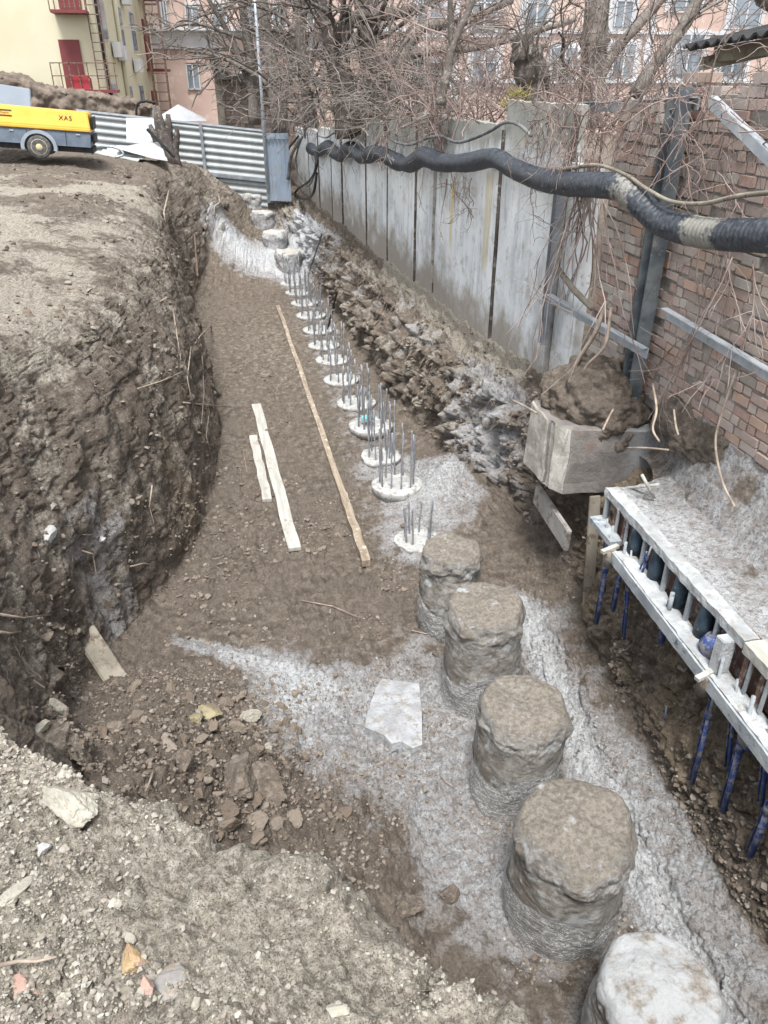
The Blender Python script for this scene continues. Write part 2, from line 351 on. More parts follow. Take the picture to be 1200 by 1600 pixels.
    sl = floor * (.42 * sstep(1.0, 1.7, Xf) * sstep(7.3, 5.8, Y) + 1.55 * np.exp(-((Xf - np.interp(Y, [2.4, 3.9, 5.4, 6], [2.46, 2.55, 2.70, 2.82])) / .15) ** 2) * sstep(6.6, 5.9, Y) + .5 * g(2.9, 3.2, .35, 1.2) + 1.15 * g(2.5, 8.9, .95, 1.0) + .65 * g(1.9, 7.6, .6, .7) + .85 * g(1.0, 4.7, .75, 1.1) + .7 * g(.2, 5.0, .35, .9) + .8 * np.exp(-((Y - 6.2 + .55 * (Xf + .9)) / .16) ** 2) * sstep(-1.1, -.8, Xf) * sstep(.7, .3, Xf) + .55 * g(.4, 5.3, .8, .35) + .6 * g(1.2, 3.2, .5, .8) + .5 * g(-.2, 5.9, .5, .25))
    sl += floor * .45 * sstep(.75, .3, np.abs(Xf - 1.95)) * sstep(9, 10, Y)
    sl += (K > 4) * (1.3 * g(.4, 22.9, 1.0, .9) + 1.2 * g(1.9, 23, 1.2, 1.2)) * (K < 12.6)
    sl += rface * (.95 * g(3.1, 8.8, .8, 1.3) + (.30 + .9 * m3) * sstep(9.0, 11, Y) * sstep(10.4, 11.2, K) + .75 * sstep(19, 21, Y)) * sstep(12.95, 12.5, K) * sstep(24.5, 23, Y)
    sl += .3 * face * sstep(3.8, 3.2, K) * sstep(9, 7.5, Y) * sstep(3, 4, Y) * 0 + .55 * (K > 4.0) * (K < 5) * g(-1.45, 6.5, .5, .9)
    sl += .55 * (K > 4.2) * (K < 6) * g(.15, 2.3, .45, .7)
    tn = 1.05 * mound + (.72 + .35 * sstep(3.0, 2.6, K)) * sstep(3.4, 2.6, K) * sstep(3, 6, Y) * (.62 + 1.2 * big2 + .6 * m3) * sstep(21.5, 17, Y) + .25 * floor * g(.6, 16, 1.2, 4) + .15 * floor  # bank top coloured paler, skylight painted into the soil tone
    tn += .34 * face * (1 + 2 * m3) + rface * sstep(7, 8.5, Y) * (.42 + .9 * m3)
    tn += .8 * sstep(12.2, 12.8, K) * (K < 13.3) * sstep(8.2, 9, Y) * sstep(18, 14, Y) + .25 * floor * g(-.4, 6.0, .7, .3)
    dm = .55 * floor * np.exp(-((Xf + .35) / 1.0) ** 2 - ((Y - 3.8) / 1.15) ** 2) - .0 * face + .4 * sstep(20, 22, Y) * sstep(5, 3, K) + .25 * g(-.2, 8.5, .9, 1.6) * floor
    dm += .3 * rface * sstep(12.0, 11.2, K) * sstep(9, 10, Y) * sstep(14.5, 12.5, Y) + .2 * rface * sstep(7, 6, Y)  # undercut below the wall darkened: its shade is put into the soil colour
    och = rface * sstep(7.2, 6.2, Y) * (.65 + .9 * m3) + .6 * g(-.75, 8.3, .25, .5) * (K > 4) * (K < 5) + .35 * sstep(21, 23, Y) * g(-.4, 23.5, .6, 1.2)
    sl = np.clip(sl, 0, 1.5)
    i = np.arange(NY - 1)[:, None] * NX + np.arange(NX - 1)[None, :]
    Q = np.stack([i, i + 1, i + NX + 1, i + NX], -1).reshape(-1, 4)
    o = npmesh('ground', P2, Q, MAT['soil'], attrs=dict(slurry=sl, damp=np.clip(dm, 0, 1), tan=np.clip(tn, 0, 1), ochre=np.clip(och, 0, 1)))
    tag(o, kind='structure')
    G = P2.reshape(NY, NX, 3); return G, normals(G), kk, ys
G, GN, KK, GY = ground()
def gz_at(x, y, kmin=4.5, kmax=10.5):
    r = int(np.clip(np.searchsorted(GY, y), 0, len(GY) - 1)); m = (KK >= kmin) & (KK <= kmax)
    xs = G[r][m]; return float(xs[np.argmin(abs(xs[:, 0] - x)), 2])

# ---------------- rocks ----------------
def ico(sub):
    bm = bmesh.new(); bmesh.ops.create_icosphere(bm, subdivisions=sub, radius=1); bm.verts.index_update()
    V = np.array([v.co[:] for v in bm.verts]); T = np.array([[v.index for v in f.verts] for f in bm.faces]); bm.free(); return V, T
def scatter(name, label, mat, n, pick, size, seed, sub=1, flat=.7, tmax=1.0):
    r = np.random.default_rng(seed); V0, T0 = ico(sub); Vs = []; Ts = []; tint = []; off = 0
    rows, cols = pick(r, n)
    for a, b in zip(rows, cols):
        p = G[a, b]; nn = GN[a, b]; s = size(r, p)
        q = V0 * (1 + .30 * r.standard_normal(len(V0)))[:, None]
        if sub > 1: q = np.sign(V0) * np.abs(V0) ** 1.0; k_ = r.standard_normal((7, 3)); k_ /= np.linalg.norm(k_, axis=1)[:, None]; dd = (V0 @ k_.T) / (.35 + .4 * r.random(7)); q = V0 / np.maximum(1, dd.max(1))[:, None]; q = q * (1 + (.12 if sub < 4 else .0) * r.standard_normal(len(V0)))[:, None]
        if sub > 3: q = q * (1 + .22 * fbm(V0 * 2.2 + r.random(3) * 50, 4, 5, .65) + .10 * (.5 - cell(V0 * 4 + r.random(3) * 9, 3)))[:, None]
        q = q * np.array([1, .6 + .5 * r.random(), flat * (.6 + .6 * r.random())]) * s
        A = np.array(Matrix.Rotation(r.random() * 6.28, 3, 'Z')) @ np.array(Matrix.Rotation((r.random() - .5) * 1.0, 3, 'X')); q = q @ A.T
        Vs.append(q + p + nn * s * .25); Ts.append(T0 + off); off += len(V0); tint.append(np.full(len(V0), r.random() ** 1.1 * tmax))
    o = npmesh(name, np.concatenate(Vs), np.concatenate(Ts), mat, smooth=False, attrs=dict(tint=np.concatenate(tint)), tri=True)
    return tag(o, label, kind='stuff', cat='soil')
def pick_region(klo, khi, ylo, yhi, bias=None):
    def f(r, n):
        cs = np.where((KK >= klo) & (KK <= khi))[0]; a = np.searchsorted(GY, ylo); b = np.searchsorted(GY, yhi)
        A = r.integers(a, b, n * 3); B = cs[r.integers(0, len(cs), n * 3)]
        p = G[A, B]; w = 1.5 * fbm(p * 1.9, 3, 91) + .2 * r.standard_normal(len(A))
        if bias is not None: w = w + bias(p)
        k = np.argsort(-w)[:n]; return A[k], B[k]
    return f

# ---------------- materials ----------------
def pile_mat(name, side1, side2, cap, white, wlo=.55, whi=.7):
    t = NT(name); n1 = t.noise(3.5, 8, .7); n2 = t.noise(14, 8, .7); n3 = t.noise(60, 6, .75)
    c = t.mix(t.ramp(n2, .35, .65), side1, side2)
    c = t.mix(t.ramp(t.noise(5, 9, .75, dist=1.2), .46, .60, 0, .8), c, (.135, .115, .095)); c = t.mix(t.ramp(t.noise(4, 9, .75, dist=2.), .56, .62, 0, .7), c, (.44, .45, .455))
    nz = t.sep(t.n('ShaderNodeNewGeometry').outputs['Normal'])[2]
    top = t.ramp(t.math('ADD', nz, t.math('MULTIPLY', t.math('SUBTRACT', n2, .5), .9)), .35, .7)
    c = t.mix(top, c, t.mix(t.ramp(t.noise(30, 9, .78), .38, .62), tuple(v * .7 for v in cap), tuple(min(1, v * 1.35) for v in cap)))
    c = t.mix(t.ramp(n1, wlo, whi), c, t.mix(n3, white, tuple(v * .7 for v in white)))
    b = t.bump(n3, .010); b = t.bump(t.noise(26, 8, .7, dist=.5), .007, .8, b)
    return t.out(c, .8, 0, b, .3)
MAT['pile_soil'] = pile_mat('earthy_pile', (.20, .19, .175), (.33, .32, .295), (.185, .166, .14), (.42, .435, .445), .55, .64)
MAT['pile_white'] = pile_mat('limed_pile', (.25, .24, .225), (.33, .325, .31), (.24, .22, .195), (.44, .455, .46), .45, .56)
MAT['pile_far'] = pile_mat('far_pile', (.25, .245, .25), (.38, .38, .38), (.40, .385, .34), (.55, .56, .56), .5, .6)
def film_mat():
    t = NT('plastic_film'); tr = t.n('ShaderNodeBsdfTransparent'); mx = t.n('ShaderNodeMixShader')
    n = t.noise(7, 6, .6, stretch=(1, 1, 2.2), dist=2.5); f = t.math('ABSOLUTE', t.math('SUBTRACT', n, .5))
    w = t.ramp(f, .0, .03, 1, 0)
    t.out(t.mix(w, (.33, .33, .33), (.76, .77, .77)), .22, 0, t.bump(n, .012, 1), .5)
    fac = t.math('ADD', t.math('MULTIPLY', w, .3), .6)
    t.l(fac, mx.inputs[0]); t.l(tr.outputs[0], mx.inputs[1]); t.l(t.b.outputs[0], mx.inputs[2])
    o = t.t.nodes['Material Output']; t.l(mx.outputs[0], o.inputs[0]); return t.m
MAT['film'] = film_mat()
MAT['concrete_white'] = simple('fresh_concrete', (.34, .345, .34), (.50, .51, .50), 7, .85, .008, 60, dirt=(.24, .215, .185), dirt_lo=.50, dirt_hi=.62)
MAT['concrete'] = simple('old_concrete', (.29, .275, .26), (.40, .385, .36), 3, .9, .008, 45, dirt=(.18, .155, .13))
MAT['concrete_dark'] = simple('damp_concrete', (.185, .175, .165), (.26, .245, .235), 2.5, .85, .006, 40, dirt=(.13, .11, .095))
MAT['steel'] = simple('grey_steel', (.20, .22, .245), (.32, .35, .38), 5, .5, .001, 30, metal=.3, dirt=(.17, .13, .10), dirt_lo=.6, dirt_hi=.7)
MAT['steel_dark'] = simple('dark_steel', (.07, .085, .10), (.16, .18, .19), 4, .6, .001, 30, metal=.2, dirt=(.24, .23, .22), dirt_lo=.56, dirt_hi=.68)
MAT['galv'] = simple('galvanised_steel', (.36, .40, .44), (.48, .52, .56), 6, .45, .001, 20, metal=.35, dirt=(.30, .27, .24), dirt_lo=.58, dirt_hi=.7)
MAT['rebar'] = simple('rebar_steel', (.22, .23, .25), (.36, .38, .41), 12, .5, .002, 150, metal=.25, dirt=(.26, .20, .16), dirt_lo=.55, dirt_hi=.65)
MAT['wood_pale'] = simple('dusty_pale_wood', (.34, .335, .30), (.47, .465, .43), 3, .85, .002, 30, dirt=(.33, .29, .24), stretch=(6, .6, 6), dirt_lo=.55, dirt_hi=.66)
MAT['wood_brown'] = simple('muddy_wood', (.22, .175, .13), (.34, .285, .22), 3, .9, .003, 40, dirt=(.46, .42, .35), stretch=(6, .6, 6))
MAT['wood_old'] = simple('old_grey_wood', (.17, .155, .125), (.29, .265, .215), 4, .9, .004, 40, dirt=(.13, .10, .08), stretch=(1, 1, .2))
MAT['root'] = simple('root_bark', (.24, .19, .15), (.40, .34, .28), 8, .9, .002, 60)
MAT['bark'] = simple('bark', (.10, .085, .075), (.20, .175, .155), 5, .95, .02, 14, dirt=(.26, .25, .22), stretch=(1, 1, .25))
MAT['bark_dark'] = simple('dark_bark', (.055, .045, .04), (.12, .10, .09), 5, .95, .02, 14, dirt=(.21, .20, .175), stretch=(1, 1, .25))
MAT['twig'] = simple('twig', (.11, .095, .085), (.27, .24, .215), 2, .9, .001, 30)
MAT['twig_red'] = simple('reddish_twig', (.15, .105, .09), (.34, .27, .245), 2, .9, .001, 30)
MAT['vine'] = simple('vine_stem', (.19, .135, .115), (.40, .34, .31), 2.5, .9, .001, 30)
MAT['blue'] = simple('blue_paint', (.02, .045, .17), (.035, .075, .24), 5, .55, .001, 60, dirt=(.20, .195, .20), dirt_lo=.48, dirt_hi=.58)
MAT['blue_dark'] = simple('dark_blue_paint', (.02, .035, .05), (.045, .07, .095), 8, .55, .001, 60, dirt=(.26, .28, .28), dirt_lo=.58, dirt_hi=.7)
MAT['blue_dusty'] = simple('cement_dusted_blue', (.25, .275, .30), (.40, .43, .44), 4, .85, .008, 60, dirt=(.10, .13, .19), dirt_lo=.54, dirt_hi=.68)
MAT['dust_white'] = simple('cement_splashed_top', (.33, .35, .36), (.49, .51, .52), 5, .9, .014, 45, dirt=(.30, .29, .275), dirt_lo=.50, dirt_hi=.66)
MAT['rust'] = simple('rusty_brown', (.11, .065, .05), (.17, .105, .08), 8, .85, .002, 60, dirt=(.30, .27, .24))
MAT['yellow'] = simple('yellow_paint', (.66, .36, .045), (.70, .40, .055), 3, .4, .0, 20, spec=.4, dirt=(.66, .42, .10), dirt_lo=.62, dirt_hi=.75)
MAT['grey_body'] = simple('slate_grey_paint', (.11, .14, .18), (.15, .18, .225), 4, .5, .0, 20, dirt=(.24, .25, .26), dirt_lo=.58, dirt_hi=.7)
MAT['fender'] = simple('grey_fender', (.24, .28, .32), (.31, .35, .39), 4, .5, .0, 20)
MAT['tyre'] = simple('tyre_rubber', (.06, .06, .06), (.13, .13, .125), 12, .9, .003, 60)
MAT['rim'] = simple('cream_rim', (.50, .42, .24), (.60, .52, .32), 12, .6, .001, 60, dirt=(.25, .2, .15))
MAT['black'] = simple('black', (.015, .015, .016), (.03, .03, .03), 8, .6, .001, 60)
MAT['cable'] = simple('grey_cable', (.10, .10, .105), (.22, .22, .22), 5, .7, .001, 60)
MAT['plaster_yellow'] = simple('pale_yellow_plaster', (.56, .525, .375), (.60, .57, .425), .6, .9, .004, 12, dirt=(.56, .53, .40), dirt_lo=.56, dirt_hi=.8)
MAT['plaster_pink'] = simple('pink_plaster', (.45, .33, .285), (.50, .385, .34), .5, .9, .004, 12, dirt=(.62, .50, .43), dirt_lo=.52, dirt_hi=.66)
MAT['trim'] = simple('white_trim', (.46, .47, .49), (.56, .57, .58), 1, .8, .002, 12)
MAT['red_door'] = simple('maroon_paint', (.16, .04, .042), (.19, .052, .054), 1, .6, .001, 12)
MAT['red_bright'] = simple('red_plastic', (.34, .03, .04), (.38, .045, .055), 1, .5, .001, 12)
MAT['glass'] = simple('window_glass', (.10, .13, .16), (.22, .26, .30), .8, .12, .0, 5, spec=.6)
MAT['ac'] = simple('ac_white', (.5, .5, .5), (.6, .6, .6), 2, .6, .001, 12)
MAT['teal'] = simple('teal_packaging', (.10, .50, .56), (.25, .68, .72), 30, .4, .001, 60, dirt=(.75, .8, .8))
MAT['dry_hedge'] = simple('dry_creeper', (.10, .08, .065), (.20, .165, .135), 3, .95, .01, 20)
MAT['pale_rock'] = simple('pale_limestone', (.28, .265, .22), (.40, .385, .33), 12, .9, .008, 50, dirt=(.33, .28, .21), dirt_lo=.54, dirt_hi=.64)
MAT['grey_rock'] = simple('grey_stone', (.20, .19, .18), (.31, .30, .28), 12, .9, .008, 50, dirt=(.24, .195, .15))
MAT['white_rock'] = simple('white_stone', (.34, .345, .345), (.46, .46, .455), 12, .9, .006, 50, dirt=(.40, .37, .33), dirt_lo=.58, dirt_hi=.66)
MAT['brown_clod'] = simple('brown_earth_clod', (.105, .086, .07), (.17, .142, .116), 12, .95, .012, 40, dirt=(.21, .18, .15))
MAT['red_stone'] = simple('pinkish_stone', (.34, .215, .175), (.46, .33, .28), 12, .9, .006, 50)
MAT['orange_stone'] = simple('orange_stone', (.30, .20, .11), (.44, .34, .20), 14, .9, .006, 50, dirt=(.22, .15, .12))
MAT['olive_stone'] = simple('olive_stone', (.20, .175, .10), (.32, .28, .18), 12, .8, .004, 50)
MAT['moss'] = simple('yellow_green_moss', (.22, .20, .05), (.36, .33, .09), 12, .9, .01, 30)

def rock(name, label, c, s, mat, seed, cat='stone', sub=5, rot=0, amp=.28):
    V, T = ico(sub); r = np.random.default_rng(seed)
    V = V * (1 + amp * fbm(V * 1.1 + r.random(3) * 40, 4, seed) + .12 * (cell(V * 1.8 + seed, seed) - .5))[:, None]
    k_ = r.standard_normal((11, 3)); k_ /= np.linalg.norm(k_, axis=1)[:, None]; V = V / np.maximum(1, (V @ k_.T / (.42 + .4 * r.random(11))).max(1))[:, None] * 1.35; V = V * (1 + .10 * fbm(V * 5 + seed, 5, seed, .65) + .10 * (.5 - cell(V * 3.2 + seed, seed)) + .05 * (.5 - cell(V * 9 + seed, seed)))[:, None]; V = V * np.array(s); A = np.array(Matrix.Rotation(rot, 3, 'Z')); V = V @ A.T
    o = npmesh(name, V, T, MAT[mat], smooth=False, tri=True); o.location = c
    return tag(o, label, cat)

# =====================================================================
# WRAPPED PILES (near row and far ones)
# =====================================================================
def wrapped_pile(x, y, r, h, mat, seed, label, film=True, lean=(0, 0), filmh=.42, rough=1., z0=-.15, sub=150, sq=0., dome=.2, rtop=.86):
    e = empty('wrapped_pile', (x, y, z0), 0, label, 'pile', 'wrapped concrete piles standing in the trench')
    nu, nv = (sub, sub) if sub > 60 else (48, 48)
    th = np.linspace(0, 2 * np.pi, nu, endpoint=False); prof = []
    for j in range(nv):
        t = j / (nv - 1)
        if t < .6: q = t / .6; prof.append((.97 + (rtop - .94) * q, q * h * .82))
        elif t < .8: q = (t - .6) / .2 * math.pi / 2; w0 = rtop + .03; prof.append((w0 - .17 * (1 - math.cos(q)), h * (.82 + .15 * math.sin(q))))
        else:
            q = (t - .8) / .2; w0 = rtop + .03 - .17; prof.append((w0 * (1 - q), h * .97 + dome * r * .6 * (1 - (1 - q) ** 2)))
    V = []
    for pr, pz in prof: V.append(np.stack([np.cos(th) * pr * r, np.sin(th) * pr * r, np.full(nu, pz)], -1))
    V = np.array(V); v = V.reshape(-1, 3); n = v.copy(); n[:, 2] = 0
    n /= np.linalg.norm(n, axis=1, keepdims=True) + 1e-6
    topw = sstep(h * .84, h * .97, v[:, 2]); n = n * (1 - topw[:, None]) + np.array([0, 0, 1]) * topw[:, None]
    d = rough * (r * .22 * fbm(v * 2.4 + seed, 3, seed) + r * .17 * (.5 - cell(v * np.array([3.4, 3.4, 2.6]) + seed, seed + 9)) + r * .07 * fbm(v * 7 + seed, 4, seed + 3) + r * .02 * (.5 - cell(v * 14 + seed, seed)) + .006 * vnoise(v * 45, 4))
    rim = np.exp(-((v[:, 2] / h - .86) / .10) ** 2); d = d * (1 - .5 * sstep(h * .8, h * .6, v[:, 2])) + rough * rim * r * (.22 * (.5 - cell(v * 4.5 + seed * 3, seed + 40)) + .10 * fbm(v * 11, 3, seed))
    d = d * np.where(v[:, 2] > h * .96, .8, 1) * sstep(-.1, .15, v[:, 2] / h + .1)
    # rim bites
    v2 = v + n * d[:, None]
    k = v2[:, 2:3] / h; v2[:, 0:1] += k * lean[0]; v2[:, 1:2] += k * lean[1]
    i = np.arange(nv - 1)[:, None] * nu + np.arange(nu)[None, :]; jn = np.arange(nv - 1)[:, None] * nu + (np.arange(nu)[None, :] + 1) % nu
    Q = np.stack([i, jn, jn + nu, i + nu], -1).reshape(-1, 4)
    core = npmesh('pile_core', v2, Q, MAT[mat], e)
    if film:
        nf = int(nv * .6 * filmh / .8) + 2; fv = v2[:nf * nu].copy()
        c = fv.copy(); c[:, 2] = 0; c[:, 0:1] -= (fv[:, 2:3] / h) * lean[0]; c[:, 1:2] -= (fv[:, 2:3] / h) * lean[1]
        c /= np.linalg.norm(c, axis=1, keepdims=True) + 1e-6
        a = np.arctan2(fv[:, 1], fv[:, 0])
        fv[:, 2] *= 1 + .16 * np.sin(a * 2 + seed) + .06 * np.sin(a * 5 + seed)
        fl = .008 + .5 * r * .10 * np.exp(-((fv[:, 2] / h) / .08) ** 2) + .004 * vnoise(fv * np.array([22, 22, 7]), 3)
        fv += c * (fl + .006)[:, None]
        npmesh('plastic_film', fv, Q[:(nf - 1) * nu], MAT['film'], e)
    return e
wrapped_pile(1.93, 6.10, .31, 1.15, 'pile_soil', 3, 'lowest brown capped wrapped pile, the one right beside the bars', True, (0, 0), .5, 1.25, rtop=.97, dome=.12)
wrapped_pile(1.92, 5.00, .345, 1.26, 'pile_soil', 17, 'wrapped pile with flat brown top, a white lime spot and torn film round its foot', True, (.0, .03), .44, 1.0, rtop=.96, dome=.12)
wrapped_pile(1.85, 3.93, .35, 1.12, 'pile_soil', 29, 'wrapped pile with pale rounded grey brown top just right of the loose concrete slab', True, (.02, .0), .5, .9, rtop=.94, dome=.22)
wrapped_pile(1.82, 2.88, .365, 1.09, 'pile_soil', 44, 'big brown wrapped pile second from the bottom edge with a bluish grey shoulder', True, (.02, .02), .44, 1.1, rtop=.97, dome=.2)
wrapped_pile(1.89, 1.90, .345, 1.0, 'pile_white', 52, 'white limed pile with brown top patch, nearest of all', False, (0, 0), .4, .9, rtop=.93, dome=.1)
for (x, y, h, z, s, lb) in ((1.78, 22.7, .85, -.1, 61, 'grey sided far pile with white cap, directly behind the last rebar clusters'), (1.5, 23.9, 1.0, .1, 62, 'second white far pile going away behind the rebar row'),
                      (1.25, 25.0, 1.0, .55, 63, 'third white far pile, against the dark end bank of the trench'), (1.0, 26.1, 1.0, .9, 64, 'farthest and smallest white pile top, highest on the end bank')):
    wrapped_pile(x, y, .36, h, 'pile_far', s, lb, False, z0=z, sub=40, rtop=.98, dome=.1)

# =====================================================================
# CAST PILES WITH STARTER BARS
# =====================================================================
def pile_head(r, h, seed, irr):
    V = MB(); prof = [(r * .97, 0), (r, h * .55), (r * 1.01, h * .9), (r * .985, h), (r * .6, h * 1.02), (r * .05, h * 1.03)]
    V.lathe(prof, seg=48); v = np.array(V.v); a = np.arctan2(v[:, 1], v[:, 0])
    k = 1 + irr * fbm(np.stack([np.cos(a) * 1.6, np.sin(a) * 1.6, v[:, 2] * 3], -1) + seed, 3, seed); v[:, :2] *= k[:, None]; v[:, 2] += .012 * fbm(v * 9 + seed, 2, seed)
    V.v = [tuple(q) for q in v]; return V
heads = [(1.98, 7.72, .27, .10, .34), (2.02, 9.08, .345, .24, .07), (2.0, 10.15, .30, .12, .18), (2.05, 11.23, .355, .20, .03), (2.0, 12.35, .34, .14, .04), (1.92, 13.6, .33, .12, .05),
         (1.92, 14.8, .34, .12, .05), (1.88, 15.8, .33, .12, .05), (1.90, 16.95, .35, .13, .04), (1.88, 18.2, .35, .13, .04), (1.85, 19.4, .34, .13, .05), (1.80, 20.5, .34, .13, .05), (1.76, 21.6, .34, .13, .05)]
hl = ['rough crusted pile head with steel bars, nearest of the row, beside the brown wrapped pile', 'clean white pile head with long steel bars, beside the white slurry slope',
      'broken lumpy pile head mostly buried in slurry with tall bars', 'round white pile head with a teal packet lying on it, steel bars round its edge',
      'white pile head next beyond the one with the teal packet', 'white pile head third beyond the long batten end joint', 'pale pile head level with the upper end of the white boards',
      'small pale pile head half way along the far batten', 'clean bright pile head with a dark bar leaning over it', 'pale pile head beyond the leaning dark bar', 'pale pile head level with the far end of the batten',
      'second last white pile head of the rebar row', 'last white pile head of the rebar row, at the foot of the grey far pile']
for i, (x, y, r, h, irr) in enumerate(heads):
    e = empty('foundation_pile', (x, y, 0), 0, hl[i], 'pile', 'cast pile heads with steel starter bars')
    h *= .62; pile_head(r, h, i * 3 + 1, irr).build('pile_head', MAT['concrete_white'], e, True)
    nb = 10 if 0 < i < 5 else 8; rr = random.Random(i + 5)
    for k in range(nb):
        a = 2 * math.pi * k / nb + rr.uniform(-.15, .15) + .3; R0 = r * rr.uniform(.55, .74)
        H = (.5 if i == 0 else .8 if i == 1 else .85 if i == 2 else .7) * rr.uniform(.82, 1.1); bx, by = R0 * math.cos(a), R0 * math.sin(a)
        lx, ly = rr.uniform(-.035, .035), rr.uniform(-.035, .035); w = .0105 if i < 3 else .0125
        b = MB(); pts = [(bx + lx * t + .006 * math.sin(t * 9 + k), by + ly * t, h * .8 + H * t) for t in (0, .2, .4, .6, .8, 1)]
        if i >= 7 and k % 3 == 0: pts += [(pts[-1][0] + .02, pts[-1][1], pts[-1][2] + .03), (pts[-1][0] + .07, pts[-1][1], pts[-1][2] + .03)]
        b.tube(pts, w, 6)
        if y < 12:
            for q in range(int(H / .018)):
                z = h + q * .018
                if z > h * .8 + H: break
                t = (z - h * .8) / H; b.tube([(bx + lx * t - .001, by + ly * t, z), (bx + lx * t + .001, by + ly * t, z + .005)], w * 1.22, 6)
        b.build('rebar', MAT['rebar'], e, True)
b = MB(); q = Matrix.Rotation(.25, 3, 'Z') @ Matrix.Rotation(.12, 3, 'X'); b.box((2.0, 11.22, .245), (.20, .13, .05), q, .012); b.box((2.05, 11.15, .285), (.10, .10, .03), Matrix.Rotation(.9, 3, 'Z'), .008)
tag(b.build('packet', MAT['teal']), 'small crumpled teal packet lying on a white pile head among steel bars', 'packet')
b = MB(); p0 = atx(527, 455, 2.15); p1 = atx(502, 545, 2.0); b.tube([p0, (p0 + p1) / 2 + Vector((.02, 0, 0)), p1], .022, 6)
tag(b.build('steel_bar', MAT['black']), 'dark bar leaning over the middle of the far rebar clusters', 'steel bar')
b = MB(); p0 = atx(503, 365, 2.3); p1 = atx(481, 432, 2.0); b.tube([p0, p1], .022, 6)
tag(b.build('steel_bar', MAT['cable']), 'thin grey bar leaning on the slope beyond the rebar clusters', 'steel bar')
b = MB(); p1 = atx(309, 432, -.75); p0 = atx(304, 368, -.75); b.tube([p0, p1], .022, 6)
tag(b.build('steel_stake', MAT['rust']), 'upright rusty stake at the far foot of the left earth bank', 'stake')

# =====================================================================
# BOARDS, SLAB AND SINGLE STONES ON THE FLOOR
# =====================================================================
def board(name, label, a, b, w, t, mat, lift=.0, cat='board', sag=0):
    a = Vector(a); b = Vector(b); a.z = gz_at(a.x, a.y) + t / 2 + lift; b.z = gz_at(b.x, b.y) + t / 2 + lift
    n = 24; m = MB(); d = (b - a); L = d.length; side = Vector((-d.y, d.x, 0)).normalized() * (w / 2); up = Vector((0, 0, t / 2)); vs = []
    for i in range(n + 1):
        c = a.lerp(b, i / n) + Vector((.006 * math.sin(i * .9 + L), 0, .006 * math.sin(i * .6) - sag * math.sin(math.pi * i / n)))
        k = 1 + .03 * math.sin(i * 1.7)
        vs += [c - side * k - up, c + side * k - up, c + side * k + up, c - side * k + up]
    fs = [(i * 4 + j, i * 4 + (j + 1) % 4, i * 4 + 4 + (j + 1) % 4, i * 4 + 4 + j) for i in range(n) for j in range(4)] + [(3, 2, 1, 0), (n * 4, n * 4 + 1, n * 4 + 2, n * 4 + 3)]
    m.add(vs, fs); return tag(m.build(name, MAT[mat]), label, cat)
board('wooden_board', 'longer of the two pale dusty boards lying side by side on the trench floor', atz(400, 627, .08), atz(460, 856, .08), .155, .045, 'wood_pale', .012)
board('wooden_board', 'shorter pale dusty board lying on the left of the longer one', atz(395, 678, .06), atz(418, 778, .06), .125, .04, 'wood_pale', .01)
board('wooden_batten', 'long thin brown batten lying along the trench floor, far piece', atz(434, 477, .06), atz(538, 775, .06), .085, .05, 'wood_brown', .012, 'batten')
board('wooden_batten', 'short thicker brown batten continuing the long one towards the camera', atz(536, 770, .09), atz(573, 878, .09), .10, .085, 'wood_brown', .012, 'batten')
MAT['slab'] = simple('cement_crusted_slab', (.29, .30, .315), (.41, .425, .44), 7, .9, .02, 34, dirt=(.27, .255, .235), dirt_lo=.48, dirt_hi=.62)
# broken slab
pts = [(592, 1066), (598, 1060), (655, 1068), (659, 1110), (660, 1162), (645, 1168), (628, 1158), (612, 1163), (600, 1150), (570, 1137), (575, 1110)]
m = MB(); P = [atz(x, y, .095) for x, y in pts]; n = len(P); c = sum(P, Vector()) / n
for p in P: p.z += .012 * math.sin(p.x * 9)
m.add([p for p in P] + [p * 1 - Vector((0, 0, .085)) + (p - c) * .04 for p in P] + [c + Vector((0, 0, .01))], [(i, (i + 1) % n, 2 * n) for i in range(n)] + [(i, i + n, (i + 1) % n + n, (i + 1) % n) for i in range(n)])
slab = m.build('concrete_slab', MAT['slab']); tag(slab, 'flat broken slab of whitish concrete lying on the grey floor left of the piles', 'slab')
# leaning stump board
a = Vector((-1.80, 6.22, .72)); b_ = Vector((-1.30, 5.50, .20)); m = MB(); m.bar(a, b_, .20, .07, .012)
v = np.array(m.v); v += .008 * np.stack([vnoise(v * 9 + k, k) for k in range(3)], -1); m.v = [tuple(q) for q in v]
tag(m.build('timber_post', MAT['wood_old']), 'old grey squared timber leaning out of the left bank foot', 'timber')
m = MB(); a = atz(303, 565, .75); b2 = atz(342, 612, .1); m.bar(a, b2, .13, .10, .02); v = np.array(m.v); m.v = [tuple(q) for q in v]
tag(m.build('timber_stump', MAT['wood_old']), 'short dark timber stump sticking out of the left bank, half way along the trench', 'timber')

